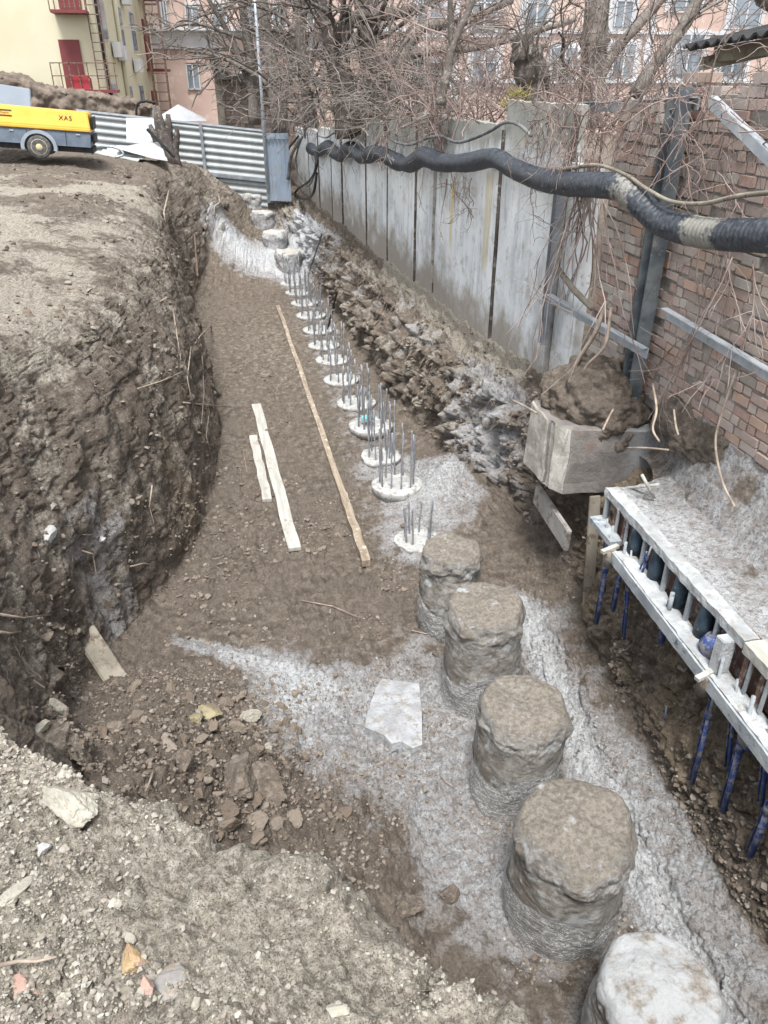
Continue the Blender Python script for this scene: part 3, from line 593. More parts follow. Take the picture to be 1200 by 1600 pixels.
def surf(px, py):      # where the sight line of a pixel meets the ground sheet
    r = ray(px, py); o = np.array([0, 0, CAMH]); d = np.array(r)
    H_ = G[:, ::2].reshape(-1, 3); t = H_[:, 1] / d[1]; e = (H_[:, 0] - t * d[0]) ** 2 + (H_[:, 2] - CAMH - t * d[2]) ** 2
    s = e / (t * t + 1e-6); m_ = (H_[:, 1] > .3); idx = np.where(m_ & (s < 1.2e-5))[0]
    if len(idx) == 0: idx = np.array([np.argmin(np.where(m_, s, 9e9))])
    return Vector(H_[idx[np.argmin(t[idx])]])
RK = [('pale_stone', 'tall pale chalky stone leaning at the left edge of the near mound', (95, 1108), (.045, .04, .085), 'pale_rock'),
      ('pale_stone', 'elongated pale chalky stone just below the tall one', (62, 1138), (.075, .03, .03), 'pale_rock'),
      ('pale_stone', 'large knobbly cream stone on the crest of the near mound', (105, 1258), (.085, .05, .045), 'pale_rock'),
      ('pale_stone', 'thin cream splinter of stone near the left edge of the mound', (28, 1395), (.035, .013, .016), 'pale_rock'),
      ('orange_stone', 'orange and yellow broken stone on the near mound', (212, 1497), (.028, .022, .02), 'orange_stone'),
      ('dark_stone', 'dark rounded lump beside the orange stone', (258, 1540), (.035, .028, .022), 'grey_rock'),
      ('red_stone', 'small pinkish pointed stone left of the dark lump', (230, 1545), (.013, .01, .017), 'red_stone'),
      ('white_stone', 'white flat stone near the bottom edge of the mound', (527, 1577), (.018, .015, .009), 'pale_rock'),
      ('white_stone', 'small white stone at the left end of the mound', (65, 1325), (.018, .014, .012), 'white_rock'),
      ('red_stone', 'large flat brownish pink stone in the bottom left corner', (28, 1545), (.045, .035, .02), 'red_stone'),
      ('white_stone', 'white crumbly stone among the clods left of the grey floor', (388, 1120), (.09, .07, .055), 'pale_rock'),
      ('olive_stone', 'smooth olive brown stone among the clods', (326, 1115), (.07, .09, .06), 'olive_stone'),
      ('olive_stone', 'small tan stone touching the olive brown one', (306, 1122), (.045, .04, .035), 'olive_stone'),
      ('round_stone', 'round pinkish pebble at the foot of the dark heap', (420, 1169), (.032, .032, .03), 'pale_rock'),
      ('earth_clod', 'largest cracked brown clod in the dark heap', (418, 1232), (.19, .17, .13), 'brown_clod'),
      ('earth_clod', 'cracked brown clod touching the left side of the largest one', (372, 1218), (.15, .14, .11), 'brown_clod'),
      ('earth_clod', 'small square clod standing up in the dark soil', (285, 1195), (.07, .06, .06), 'brown_clod'),
      ('earth_clod', 'brown clod at the lower tip of the dark heap', (700, 1400), (.06, .055, .06), 'brown_clod'),
      ('earth_clod', 'dark brown clod left of the lower tip of the heap', (640, 1418), (.08, .07, .06), 'brown_clod'),
      ('white_stone', 'white stone stuck in the face of the left bank', (77, 838), (.055, .05, .06), 'white_rock'),
      ('white_stone', 'small white stone in the left bank beside the overhang', (163, 842), (.035, .03, .035), 'white_rock'),
      ('earth_clod', 'dark clod on the brow of the left bank near the end fence', (190, 268), (.28, .2, .16), 'brown_clod'),
      ('earth_clod', 'wide dark clod at the left edge in front of the compressor', (25, 244), (.5, .3, .22), 'brown_clod'),
      ('pale_stone', 'light stone high on the dark end bank', (352, 358), (.10, .08, .12), 'grey_rock')]
for i, (nm, lb, px, s, mt) in enumerate(RK):
    p = surf(*px); rock(nm, lb, p + Vector((0, 0, s[2] * .22)), s, mt, 100 + i, 'clod' if 'clod' in nm else 'stone', rot=i * 1.3)
# loose material
lo = lambda p: 0
scatter('mound_rubble', 'crumbled pale rubble and grit covering the near mound', MAT['rubble'], 17000, pick_region(1.4, 3.05, .75, 2.6), lambda r, p: .002 + .0065 * r.random() ** 4, 1, tmax=1.)
scatter('mound_stones', 'small stones lying on the near mound', MAT['rubble'], 120, pick_region(1.6, 3.0, .8, 2.3), lambda r, p: .007 + .016 * r.random() ** 2.5, 2, 2, tmax=1.)
scatter('soil_crumbs', 'crumbled brown soil clods over the trench floor and dark heap', MAT['clod'], 9000, pick_region(4.3, 8.2, 2.2, 9, lambda p: 1.7 * np.exp(-((p[:, 0] + .3) / 1.2) ** 2 - ((p[:, 1] - 4.2) / 1.8) ** 2)), lambda r, p: .005 + .016 * r.random() ** 3, 3, tmax=.8)
scatter('soil_clods', 'fist sized brown clods on the dark heap and near floor', MAT['clod'], 420, pick_region(4.2, 7.2, 2.4, 7, lambda p: 1.2 * np.exp(-((p[:, 0] + .3) / 1.0) ** 2 - ((p[:, 1] - 4.3) / 1.5) ** 2)), lambda r, p: .010 + .036 * r.random() ** 2.8, 4, 2, tmax=.75)
scatter('heap_lumps', 'soft brown lumps in the dark soil heap at lower left', MAT['clod'], 90, pick_region(4.3, 6.6, 2.6, 6, lambda p: 2.2 * np.exp(-((p[:, 0] + .2) / .9) ** 2 - ((p[:, 1] - 4.1) / 1.1) ** 2)), lambda r, p: .03 + .06 * r.random() ** 1.8, 24, 4, .8, .55)
scatter('floor_clods', 'crumbly brown clods at the foot of the left bank and between the boards', MAT['clod'], 1300, pick_region(4.6, 8.0, 5.5, 17, lambda p: 1.3 * np.exp(-((p[:, 0] + .4) / .6) ** 2 - ((p[:, 1] - 7.5) / 2) ** 2)), lambda r, p: .010 + .035 * r.random() ** 2.5, 14, 2, tmax=.75)
scatter('floor_grit', 'grit and cement crumbs on the grey floor around the piles', MAT['clod'], 3500, pick_region(6.2, 10.4, 2.2, 10), lambda r, p: .004 + .012 * r.random() ** 3, 5, tmax=1.)
scatter('bank_clods', 'clods scattered over the left bank', MAT['clod'], 1500, pick_region(1.6, 4.8, 3.2, 22), lambda r, p: (.006 + .022 * r.random() ** 3) * (1 + p[1] / 14), 6, tmax=.8)
scatter('bank_rubble', 'rubble and roots in the cut face below the concrete wall', MAT['clod'], 5000, pick_region(10, 13, 2.2, 22), lambda r, p: (.005 + .018 * r.random() ** 3) * (1 + p[1] / 14), 8, tmax=.8)

# roots and sticks lying about
def stick(pts, r, label, mat='root', name='root_stick', cat='root'):
    m = MB(); n = len(pts); m.tube(pts, [r * (1 - .55 * i / (n - 1)) for i in range(n)], 6); return tag(m.build(name, MAT[mat], None, True), label, cat)
def pxroot(pp, r, label, off=.06, **k):
    P = [surf(*p) for p in pp]; P = [p + (Vector((0, 0, CAMH)) - p).normalized() * off for p in P]; return stick(P, r, label, **k)
pxroot([(0, 962), (40, 965), (82, 962)], .012, 'pale thin root poking out under the overhang at the left edge, upper one')
pxroot([(0, 988), (18, 989), (36, 987)], .014, 'short stubby root below the longer one at the left edge')
pxroot([(128, 860), (148, 865), (152, 895), (150, 915)], .009, 'thin hooked root hanging on the left bank face')
pxroot([(285, 580), (255, 597), (215, 604)], .013, 'thin bare stick lying down the left bank face')
pxroot([(290, 632), (330, 631), (362, 633)], .013, 'straight stick lying across the foot of the left bank')
pxroot([(330, 505), (316, 525), (308, 535)], .016, 'short crooked stick where the bank meets the floor')
pxroot([(0, 1505), (30, 1502), (60, 1500), (95, 1496)], .005, 'long grey twig lying on the mound at the bottom left')
pxroot([(243, 1205), (232, 1220), (224, 1236)], .008, 'small forked twig on the dark soil heap')
pxroot([(690, 1208), (700, 1220), (705, 1228)], .008, 'tiny dark stick on the grey floor')
pxroot([(338, 300), (343, 312), (337, 325), (337, 338)], .03, 'pale crooked root hanging in the far dark bank')
pxroot([(265, 300), (258, 330), (262, 345)], .025, 'dark root stub on the far brow of the bank')
#@@PART2
for i, (pp, r, lb) in enumerate([([(300, 545), (296, 590), (303, 640)], .010, 'thin vertical root hanging down the bank just left of the timber stump'), ([(318, 560), (322, 610), (318, 660)], .008, 'wavy root hanging beside the timber stump'), ([(330, 640), (326, 680), (332, 715)], .009, 'dark root strand low on the bank beside the white boards'),
        ([(270, 480), (278, 520), (285, 560)], .012, 'long root strand lying down the bank brow'), ([(255, 470), (262, 462), (275, 468)], .010, 'short root loop on the brow of the left bank'), ([(378, 700), (384, 715), (388, 735)], .007, 'splinter of wood left of the short pale board'), ([(240, 760), (236, 790), (243, 815)], .009, 'bent root on the bulge of the left bank'),
        ([(205, 885), (225, 878), (245, 884)], .009, 'fine root across the rusty hollow at the bank foot'), ([(470, 935), (520, 945), (560, 962)], .008, 'thin straight stick pressed into the brown floor'), ([(640, 985), (665, 988), (690, 986)], .008, 'thin stick touching the foot of the second wrapped pile')]): pxroot(pp, r, lb, .03)
# =====================================================================
# CONCRETE PANEL WALL
# =====================================================================
def wall_mat():
    t = NT('wall_concrete'); s = t.sep(); z = s[2]
    st = t.noise(3.2, 9, .68, stretch=(1, 1.6, .14)); sf = t.noise(11, 8, .7, stretch=(1, 1.5, .12)); n = t.noise(2.2, 8, .65); f = t.noise(30, 8, .7)
    c = t.mix(t.ramp(st, .38, .62), (.46, .485, .50), (.66, .69, .71))
    c = t.mix(t.ramp(sf, .54, .66, 0, .8), c, (.24, .245, .24)); c = t.mix(t.ramp(t.noise(26, 6, .8, stretch=(1, 1.4, .25)), .56, .66, 0, .6), c, (.30, .30, .29))
    c = t.mix(t.ramp(n, .50, .64, 0, .6), c, (.40, .37, .31))
    y = s[1]
    c = t.mix(t.ramp(t.noise(.9, 7, .7), .42, .58, 0, .75), c, (.70, .725, .74)); c = t.mix(t.ramp(t.noise(5.5, 9, .75), .56, .62, 0, .6), c, (.33, .315, .28))
    lim = t.ramp(y, 8.0, 17., 4.3, 3.8)
    e = t.math('ADD', t.math('SUBTRACT', z, lim), t.math('MULTIPLY', t.math('SUBTRACT', st, .5), .9))
    c = t.mix(t.ramp(e, -.12, .16, 0, .8), c, t.mix(t.ramp(n, .4, .6), (.19, .195, .16), (.29, .29, .25)))
    lim2 = t.ramp(y, 8.0, 24., 2.2, 2.5)
    e = t.math('ADD', t.math('SUBTRACT', lim2, z), t.math('MULTIPLY', t.math('SUBTRACT', n, .5), 1.9))
    c = t.mix(t.ramp(e, -.25, .45, 0, .92), c, t.mix(f, (.20, .175, .145), (.36, .33, .285)))
    # ochre run
    for yc, w, zt in ((12.15, .10, 3.55), (10.55, .16, 3.85)):
        a = t.math('ABSOLUTE', t.math('SUBTRACT', t.math('ADD', y, t.math('MULTIPLY', n, .12)), yc + .06)); b = t.ramp(a, w * .7, w, 1, 0)
        b = t.math('MULTIPLY', b, t.ramp(z, 2.5, 2.9)); b = t.math('MULTIPLY', b, t.ramp(z, zt, zt + .15, 1, 0))
        c = t.mix(t.math('MULTIPLY', b, t.ramp(sf, .35, .55, .35, .85)), c, (.55, .45, .20) if w < .12 else (.50, .44, .30))
    b = t.bump(f, .006); b = t.bump(t.noise(9, 6, .6, stretch=(1, 1, .3)), .012, .8, b)
    return t.out(c, .9, 0, b, .25)
MAT['wall'] = wall_mat()
ends = [7.55, 8.12, 10.2, 13.1, 14.2, 16.0, 17.7, 20.3, 21.5, 23.2, 24.6, 26.6]
tops = [4.25, 4.78, 4.5, 4.52, 4.42, 4.3, 4.28, 3.98, 3.9, 3.78, 3.72]
cw = empty('concrete_wall', (0, 0, 0), 0, 'weathered whitish concrete panel wall with rusty runs above the trench', 'wall')
def slab_mesh(a, b, z0, z1, th, mat, seed, name, parent, amp=.012, nz=40, topjag=.02):
    a = Vector(a); b = Vector(b); L = (b - a).length; nu = max(6, int(L / .05)); d = (b - a).normalized(); nr = Vector((d.y, -d.x, 0)) if True else 0
    if nr.x > 0: nr = -nr
    U, V = np.meshgrid(np.linspace(0, 1, nu), np.linspace(0, 1, nz)); U = U.ravel(); V = V.ravel()
    P = np.array(a)[None] * (1 - U[:, None]) + np.array(b)[None] * U[:, None]; P[:, 2] = z0 + (z1 - z0) * V
    P[:, 2] += topjag * fbm(P * np.array([1, 5, 0]) + seed, 4, seed) * (V > .999) * 2
    Fp = P + np.array(nr)[None] * (th / 2 + amp * fbm(P * 2.4 + seed, 4, seed) - .02 * (np.minimum(U, 1 - U) * L < .03))[:, None]
    Bp = P - np.array(nr)[None] * th / 2; V_ = np.concatenate([Fp, Bp]); n = nu * nz
    i = (np.arange(nz - 1)[:, None] * nu + np.arange(nu - 1)[None]).ravel(); Q = [np.stack([i, i + 1, i + nu + 1, i + nu], -1), np.stack([i, i + nu, i + nu + 1, i + 1], -1) + n]
    j = np.arange(nu - 1) + (nz - 1) * nu; Q.append(np.stack([j, j + 1, j + 1 + n, j + n], -1))
    for k in (0, nu - 1): j = np.arange(nz - 1) * nu + k; Q.append(np.stack([j, j + nu, j + nu + n, j + n], -1))
    return npmesh(name, V_, np.concatenate(Q), mat, parent, smooth=False)
for i in range(len(ends) - 1):
    y0, y1 = ends[i] + .007, ends[i + 1] - .007; off = (.0, .015, -.01, .012, -.008)[i % 5]
    slab_mesh((wallx(y0) + .07 + off, y0, 0), (wallx(y1) + .07 + off, y1, 0), 1.2, tops[i], .13, MAT['wall'], i * 5 + 2, 'wall_panel', cw)
for i in range(1, len(ends) - 1):
    y = ends[i]; m = MB(); m.box((wallx(y) + .03, y, (1.3 + tops[i]) / 2), (.08, .014, tops[i] - 1.3 - .1)); m.build('joint', MAT['bark_dark'], cw)
# posts in some of the joints
for y, zt in ((13.1, 4.45), (8.12, 4.15)):
    m = MB(); m.box((wallx(y) - .01, y, (1.9 + zt) / 2), (.05, .06, zt - 1.9), None, .008); m.build('joint_strip', MAT['concrete'], cw)

# =====================================================================
# STEEL POSTS, RAILS, BRACE
# =====================================================================
def hbeam(m, a, b, w, t, ax=Vector((0, 1, 0))):
    a = Vector(a); b = Vector(b)
    for s_ in (-1, 1): m.bar(a + ax * s_ * (w / 2 - t / 2), b + ax * s_ * (w / 2 - t / 2), w * .8 if ax.y else t, t if ax.y else w)
def post(name, label, x, y0, y1, z0, z1, w, mat):
    e = empty(name, (x, y0, z0), 0, label, 'post', 'steel posts in front of the walls')
    for dy in (-w / 2, w / 2):
        m = MB(); m.bar((0, dy, 0), (0, dy + y1 - y0, z1 - z0), .014, w * .95 if False else w * .9); 
        m2 = MB(); m2.box((0, dy + (y1 - y0) / 2, (z1 - z0) / 2), (w * .95, .014, z1 - z0), None, .003); m2.build('flange', mat, e)
    m = MB(); m.box((.01, 0, (z1 - z0) / 2), (.014, w - .016, z1 - z0)); m.build('web', mat, e)
    return e
e = post('steel_post', 'tall dark steel post standing in front of the brick wall', 3.80, 6.47, 6.47, 2.0, 4.95, .15, MAT['steel_dark'])
e = post('steel_post', 'shorter grey steel post at the end of the concrete panels, under the black hose', 3.50, 8.02, 8.02, 2.35, 4.0, .09, MAT['steel'])
def angle_rail(label, a, b, h=.10, name='steel_rail', cat='rail', group='grey steel rails across the brickwork'):
    m = MB(); a = Vector(a); b = Vector(b); m.bar(a, b, .012, h, .002); up = Vector((-.035, 0, h / 2)); m.bar(a + up, b + up, .07, .012, .002)
    return tag(m.build(name, MAT['galv']), label, cat, group)
angle_rail('grey steel rail fixed between the short post and the tall post', atx(862, 467, 3.46), atx(1012, 553, 3.72))
angle_rail('grey steel rail running right from the tall dark post across the bricks', atx(1042, 490, 3.84), atx(1215, 594, 3.84))
angle_rail('steel rail along the top between wall and post, under the twigs', atx(905, 168, 3.9), atx(1092, 162, 3.9), .09)
m = MB(); m.bar(atx(1112, 158, 3.80), atx(1215, 258, 3.80), .06, .085, .004); tag(m.build('steel_brace', MAT['galv']), 'slanting grey steel brace running down to the right from the tall post top', 'brace')
m = MB(); a = atx(872, 420, 3.42); b = atx(925, 482, 3.5); m.tube([a, a.lerp(b, .5) + Vector((0, 0, -.02)), b], [.03, .034, .028], 7); tag(m.build('wooden_pole', MAT['wood_old'], None, True), 'short wooden pole wedged against the vines beside the short post', 'pole')

# =====================================================================
# BRICKWORK
# =====================================================================
def brick_mat():
    t = NT('old_brick'); a = t.attr('tint'); cols = [(.27, .23, .205), (.38, .31, .27), (.34, .265, .235), (.34, .22, .185), (.42, .35, .31), (.37, .27, .235), (.42, .29, .22), (.38, .355, .32), (.47, .445, .40)]
    c = cols[0]
    for i, k in enumerate(cols[1:]): c = t.mix(t.ramp(a, (i + .8) / len(cols), (i + 1.02) / len(cols)), c, k)
    c = t.mix(.12, c, (.38, .29, .25)); n = t.noise(18, 8, .7); c = t.mix(t.ramp(n, .48, .62, 0, .6), c, (.36, .335, .305)); c = t.mix(t.ramp(t.noise(2.2, 6, .6), .5, .62, 0, .45), c, (.36, .34, .32)); c = t.mix(t.ramp(t.noise(1.6, 6, .6), .56, .66, 0, .4), c, (.21, .19, .165))
    return t.out(c, .93, 0, t.bump(t.noise(60, 8, .75), .006), .2)
MAT['brick'] = brick_mat(); MAT['mortar'] = simple('dark_mortar', (.19, .175, .155), (.32, .30, .27), 6, .95, .015, 40)
def brick_sheet(name, parent, x, y0, y1, z0, z1, seed, ch=.086, bl=.215, warm=0, tz=None, thick=.1, sl=0):
    r = np.random.default_rng(seed); V0 = []; tint = []; Q = []; off = 0
    bm = bmesh.new(); bmesh.ops.create_cube(bm, size=1); bmesh.ops.bevel(bm, geom=bm.edges[:], offset=.022, segments=1, affect='EDGES'); bmesh.ops.triangulate(bm, faces=bm.faces[:]); bm.verts.index_update()
    CV = np.array([v.co[:] for v in bm.verts]); CF = np.array([[v.index for v in f.verts] for f in bm.faces]); bm.free()
    row = 0; z = z0
    while z < z1:
        y = y0 + (0 if row % 2 else -bl / 2) + r.uniform(-.04, .04); h = ch * r.uniform(.96, 1.04)
        while y < y1:
            L = bl * r.choice([1, 1, 1, .5, .52]); ya, yb = max(y, y0), min(y + L, y1); zc = z + h / 2
            if yb - ya > .05 and (tz is None or zc < tz((ya + yb) / 2)) and r.random() > .03:
                s_ = np.array([thick, yb - ya - .012 - .006 * r.random(), h - .013 - .005 * r.random()])
                q = CV * s_; q = q + .0015 * r.standard_normal(q.shape)
                q = q + np.array([x - r.random() ** 3 * .014 + .0025 * r.standard_normal(), (ya + yb) / 2, zc + .01 * math.sin((ya + yb) * 2 + row) + .004 * r.standard_normal()])
                V0.append(q); Q.append(CF + off); off += len(q); t_ = r.random(); t_ = min(1, t_ * .8 + warm * r.random()); tint.append(np.full(len(q), t_))
            y += L
        z += h; row += 1
    o = npmesh(name, np.concatenate(V0), np.concatenate(Q), MAT['brick'], parent, smooth=False, attrs=dict(tint=np.concatenate(tint)), tri=True); return o
bw = empty('brick_wall', (4.0, 3, 2.4), 0, 'crumbling old brick wall at the right behind the tall dark post', 'wall')
def loc0(o, e): o.parent = e; o.matrix_parent_inverse = Matrix.Translation(-e.location); return o
o = brick_sheet('brick_face', None, 3.99, .8, 6.72, 2.3, 5.1, 5, tz=lambda y: 4.98 + .08 * math.sin(y * 7)); loc0(o, bw)
m = MB(); m.box((4.127, 3.76, 3.55), (.344, 5.92, 2.7)); loc0(m.build('mortar_core', MAT['mortar']), bw)
bp = empty('brick_pier', (3.75, 7.1, 2.3), 0, 'orange and grey brick pier between the concrete panels and the tall post', 'brick pier')
o = brick_sheet('brick_face', None, 3.86, 6.72, 7.53, 2.0, 4.75, 9, warm=.3); loc0(o, bp)
m = MB(); m.box((3.997, 7.13, 3.35), (.344, .80, 2.7)); loc0(m.build('mortar_core', MAT['mortar']), bp)
# plastered foundation under the bricks
def rough_grid(name, f, nu, nv, mat, amp, sc, seed, label=None, cat=None, parent=None, cl=.04, attrs=None, fine=.0):
    U, V = np.meshgrid(np.linspace(0, 1, nu), np.linspace(0, 1, nv)); P = f(U, V); du = np.gradient(P, axis=1); dv = np.gradient(P, axis=0)
    N = np.cross(du, dv); N /= np.linalg.norm(N, axis=-1, keepdims=True) + 1e-9; P = P.reshape(-1, 3); N = N.reshape(-1, 3)
    P = P + N * (amp * fbm(P * sc + seed, 5, seed) + cl * (.5 - cell(P * sc * 3 + seed, seed)) + cl * .4 * (.5 - cell(P * sc * 9 + seed, seed + 2)))[:, None]
    i = (np.arange(nv - 1)[:, None] * nu + np.arange(nu - 1)[None]).ravel(); Q = np.stack([i, i + 1, i + nu + 1, i + nu], -1)
    at_ = attrs(P) if attrs else None
    return tag(npmesh(name, P, Q, mat, parent, attrs=at_), label, cat)
def fnd(U, V):
    y = 1.0 + U * 5.5; x = 3.42 + .54 * V ** .55 + (.40 * (1 - V)) * sstep(5.0, 6.0, y); z = 1.76 + V * .68
    return np.stack([x, y, z], -1)
at1 = lambda P: dict(slurry=np.clip(.62 + .8 * fbm(P * 1.6, 4, 5) + .2 * (P[:, 2] < 2.1), 0, 1.3), tan=np.full(len(P), .35), damp=np.zeros(len(P)))
rough_grid('wall_footing', fnd, 420, 70, MAT['soil'], .05, 2.2, 5, 'soil and cement smeared footing under the brick wall, above the white ledge', 'footing', cl=.03, attrs=at1)

# soil heap on the block and along the footing
def mound(name, label, c, s, seed, nu=140, nv=60, tan=.1, dampv=.2, amp=.2):
    th = np.linspace(0, 2 * np.pi, nu); ph = np.linspace(0, np.pi * .62, nv); T, Pp = np.meshgrid(th, ph)
    V = np.stack([np.sin(Pp) * np.cos(T) * s[0], np.sin(Pp) * np.sin(T) * s[1], np.cos(Pp) * s[2]], -1).reshape(-1, 3); n = V / np.linalg.norm(V, axis=1, keepdims=True)
    V = V + n * (amp * fbm(V * 3 + seed, 5, seed) + .09 * (.5 - cell(V * 7 + seed, seed)) + .04 * (.5 - cell(V * 20 + seed, seed)))[:, None] + np.array(c)
    i = (np.arange(nv - 1)[:, None] * nu + np.arange(nu - 1)[None]).ravel(); Q = np.stack([i, i + nu, i + nu + 1, i + 1], -1)
    return tag(npmesh(name, V, Q, MAT['soil'], attrs=dict(slurry=np.zeros(len(V)), tan=np.full(len(V), tan), damp=np.full(len(V), dampv))), label, 'soil', kind='structure')
mound('soil_heap', 'dark soil heap with roots on the concrete block', (3.62, 6.70, 2.05), (.60, .52, .48), 3)
mound('soil_heap', 'soil bank against the brick wall beside the block', (4.0, 5.5, 2.2), (.22, .7, .26), 8, tan=.2)

# concrete block
m = MB(); bm = bmesh.new(); prof = [(2.96, 6.48), (3.02, 6.46), (3.02, 6.38), (2.98, 6.36), (3.10, 6.19), (4.15, 6.08), (4.15, 6.95), (2.96, 6.98)]
n = len(prof); P3 = [(x, y, 1.36 + .02 * math.sin(x * 5)) for x, y in prof] + [(x + .02, y + .02, 2.08 - .05 * (x > 3.2)) for x, y in prof]
vs = [bm.verts.new(p) for p in P3]
bm.faces.new(vs[:n][::-1]); bm.faces.new(vs[n:])
for i in range(n): bm.faces.new((vs[i], vs[(i + 1) % n], vs[n + (i + 1) % n], vs[n + i]))
bmesh.ops.bevel(bm, geom=bm.edges[:], offset=.018, segments=1, affect='EDGES'); bmesh.ops.triangulate(bm, faces=bm.faces[:]); bmesh.ops.subdivide_edges(bm, edges=bm.edges[:], cuts=5, use_grid_fill=True)
V = np.array([v.co[:] for v in bm.verts]); D = .03 * np.stack([fbm(V * 4 + k * 9, 5, k, .6) for k in range(3)], -1)
for v, q in zip(bm.verts, V + D): v.co = q
me = bpy.data.meshes.new('concrete_block'); bm.to_mesh(me); bm.free()
def block_mat():
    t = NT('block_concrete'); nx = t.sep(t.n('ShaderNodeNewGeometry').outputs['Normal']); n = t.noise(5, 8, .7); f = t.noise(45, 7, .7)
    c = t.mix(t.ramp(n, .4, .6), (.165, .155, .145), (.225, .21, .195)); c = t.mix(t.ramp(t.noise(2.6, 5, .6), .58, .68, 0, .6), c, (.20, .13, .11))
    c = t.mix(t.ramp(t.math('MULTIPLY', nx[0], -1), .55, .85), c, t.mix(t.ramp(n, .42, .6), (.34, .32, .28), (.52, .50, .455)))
    c = t.mix(t.ramp(t.sep()[0], 3.65, 3.8, 0, .5), c, (.32, .34, .36))
    return t.out(c, .9, 0, t.bump(f, .008, 1, t.bump(n, .02)), .2)
MAT['block'] = block_mat(); me.materials.append(MAT['block']); o = bpy.data.objects.new('concrete_block', me); COL.objects.link(o); tag(o, 'massive broken concrete block jutting out below the wall, pale left edge', 'concrete block')
m = MB(); m.bar(atx(838, 770, 3.12), atx(888, 846, 3.12), .05, .26, .01); tag(m.build('concrete_curb', MAT['concrete']), 'slanting grey concrete curb in the soil below the block', 'curb')
m = MB(); m.bar(atx(930, 775, 3.30), atx(918, 950, 3.30), .11, .035, .006); tag(m.build('timber_plank', MAT['wood_old']), 'muddy upright plank in the soil face under the block', 'plank')

# =====================================================================
# FORMWORK WITH BLUE PROPS, WHITE LEDGE
# =====================================================================
def ledge(U, V): y = .9 + U * 4.5; x = 3.19 + V * .50; z = 1.755 + .10 * (y - 2.5) / 2.9 + .07 * V ** 2; return np.stack([x, y, z], -1)
rough_grid('concrete_ledge', ledge, 420, 60, MAT['soil'], .03, 3, 9, 'rough cement dusted concrete ledge poured behind the steel formwork', 'ledge', cl=.02, attrs=lambda P: dict(slurry=np.clip(1.4 - 1.6 * (P[:, 0] - 3.2) + .6 * fbm(P * 3, 3, 2), 0, 1.2), tan=np.full(len(P), .3), damp=np.zeros(len(P))))
fw = empty('steel_formwork', (3.1, 3.2, 1.5), 0, 'cement splashed blue steel formwork along the right side under the brick wall', 'formwork')
Y0, Y1 = .9, 5.36
def zt(y): return 1.76 + .10 * (y - 2.5) / 2.9
def zl(y): return 1.40 + .18 * (y - 2.5) / 2.9
def fpart(name, mb, mat, sm=False): return loc0(mb.build(name, MAT[mat], None, sm), fw)
def rough_bar(a, b, w, h, seed, amp=.008):
    a = Vector(a); b = Vector(b); n = max(4, int((b - a).length / .02)); d = (b - a).normalized(); sd_ = Vector((d.y, -d.x, 0)).normalized() * (w / 2); up = Vector((0, 0, h / 2))
    ring = []
    for u in np.linspace(-1, 1, 7): ring.append((u, 1))
    for v_ in (.33, -.33): ring.append((1, v_))
    for u in np.linspace(1, -1, 5): ring.append((u, -1))
    for v_ in (-.33, .33): ring.append((-1, v_))
    k = len(ring); vs = [a.lerp(b, i / n) + sd_ * u + up * v_ for i in range(n + 1) for u, v_ in ring]; V = np.array([tuple(v) for v in vs])
    V += amp * np.stack([fbm(V * 14 + seed + q * 7, 4, seed + q) for q in range(3)], -1)
    m = MB(); m.v = [tuple(v) for v in V]; m.f = [(i * k + j, i * k + (j + 1) % k, (i + 1) * k + (j + 1) % k, (i + 1) * k + j) for i in range(n) for j in range(k)] + [tuple(range(k))[::-1], tuple(n * k + j for j in range(k))]
    return m
fpart('top_rail', rough_bar((3.13, Y0, zt(Y0)), (3.13, 3.02, zt(3.02)), .12, .07, 2, .012), 'dust_white')
fpart('top_rail', rough_bar((3.135, 3.04, zt(3.04)), (3.135, 3.3, zt(3.3)), .15, .08, 5), 'wood_pale')
fpart('top_rail', rough_bar((3.13, 3.32, zt(3.32)), (3.13, Y1, zt(Y1)), .12, .07, 3, .012), 'dust_white')
fpart('lower_rail', rough_bar((3.03, Y0, zl(Y0)), (3.03, 4.85, zl(4.85)), .15, .035, 6, .014), 'dust_white')
fpart('lower_web', rough_bar((2.94, Y0, zl(Y0) - .035), (2.94, 4.85, zl(4.85) - .035), .016, .10, 7, .004), 'blue_dusty')
fpart('lower_rail', rough_bar((3.03, 4.97, zl(5)), (3.03, Y1 + .02, zl(Y1)), .12, .05, 8, .008), 'blue_dusty')
m = MB(); m.box((3.20, (Y0 + Y1) / 2, 1.60), (.02, Y1 - Y0, .42)); fpart('shutter_board', m, 'rust')
y = Y1; k = 0
pat = ['rib', 'rust', 'rust', 'can', 'rib', 'can', 'rib', 'can', 'rib', 'can', 'rib', 'post', 'rust', 'rust', 'rib', 'can', 'rib', 'can', 'rib', 'rust', 'rib', 'can', 'rib', 'can', 'post']
for k, p in enumerate(pat):
    y = Y1 - .03 - k * .172; z0, z1 = zl(y) + .02, zt(y) - .035
    if p == 'rib': m = MB(); m.box((3.09, y, (z0 + z1) / 2), (.035, .03, z1 - z0), None, .004); m.box((3.12, y + .02, (z0 + z1) / 2), (.05, .008, z1 - z0)); fpart('rib', m, 'blue_dusty')
    elif p == 'rust': m = MB(); m.box((3.11, y, (z0 + z1) / 2), (.05, .05, z1 - z0), None, .004); fpart('rib', m, 'rust'); m = MB(); m.box((3.08, y - .06, (z0 + z1) / 2), (.02, .02, z1 - z0)); fpart('rib', m, 'blue_dusty')
    elif p == 'post': m = MB(); m.box((3.04, y, (z0 + z1) / 2), (.10, .09, z1 - z0), None, .006); fpart('rib', m, 'dust_white')
    else: m = MB(); m.lathe([(.065, z0 + .0), (.062, z0 + .10), (.05, z1 - .03), (.05, z1)], (3.12, y, 0), 16); fpart('prop_head', m, 'blue_dark', True)
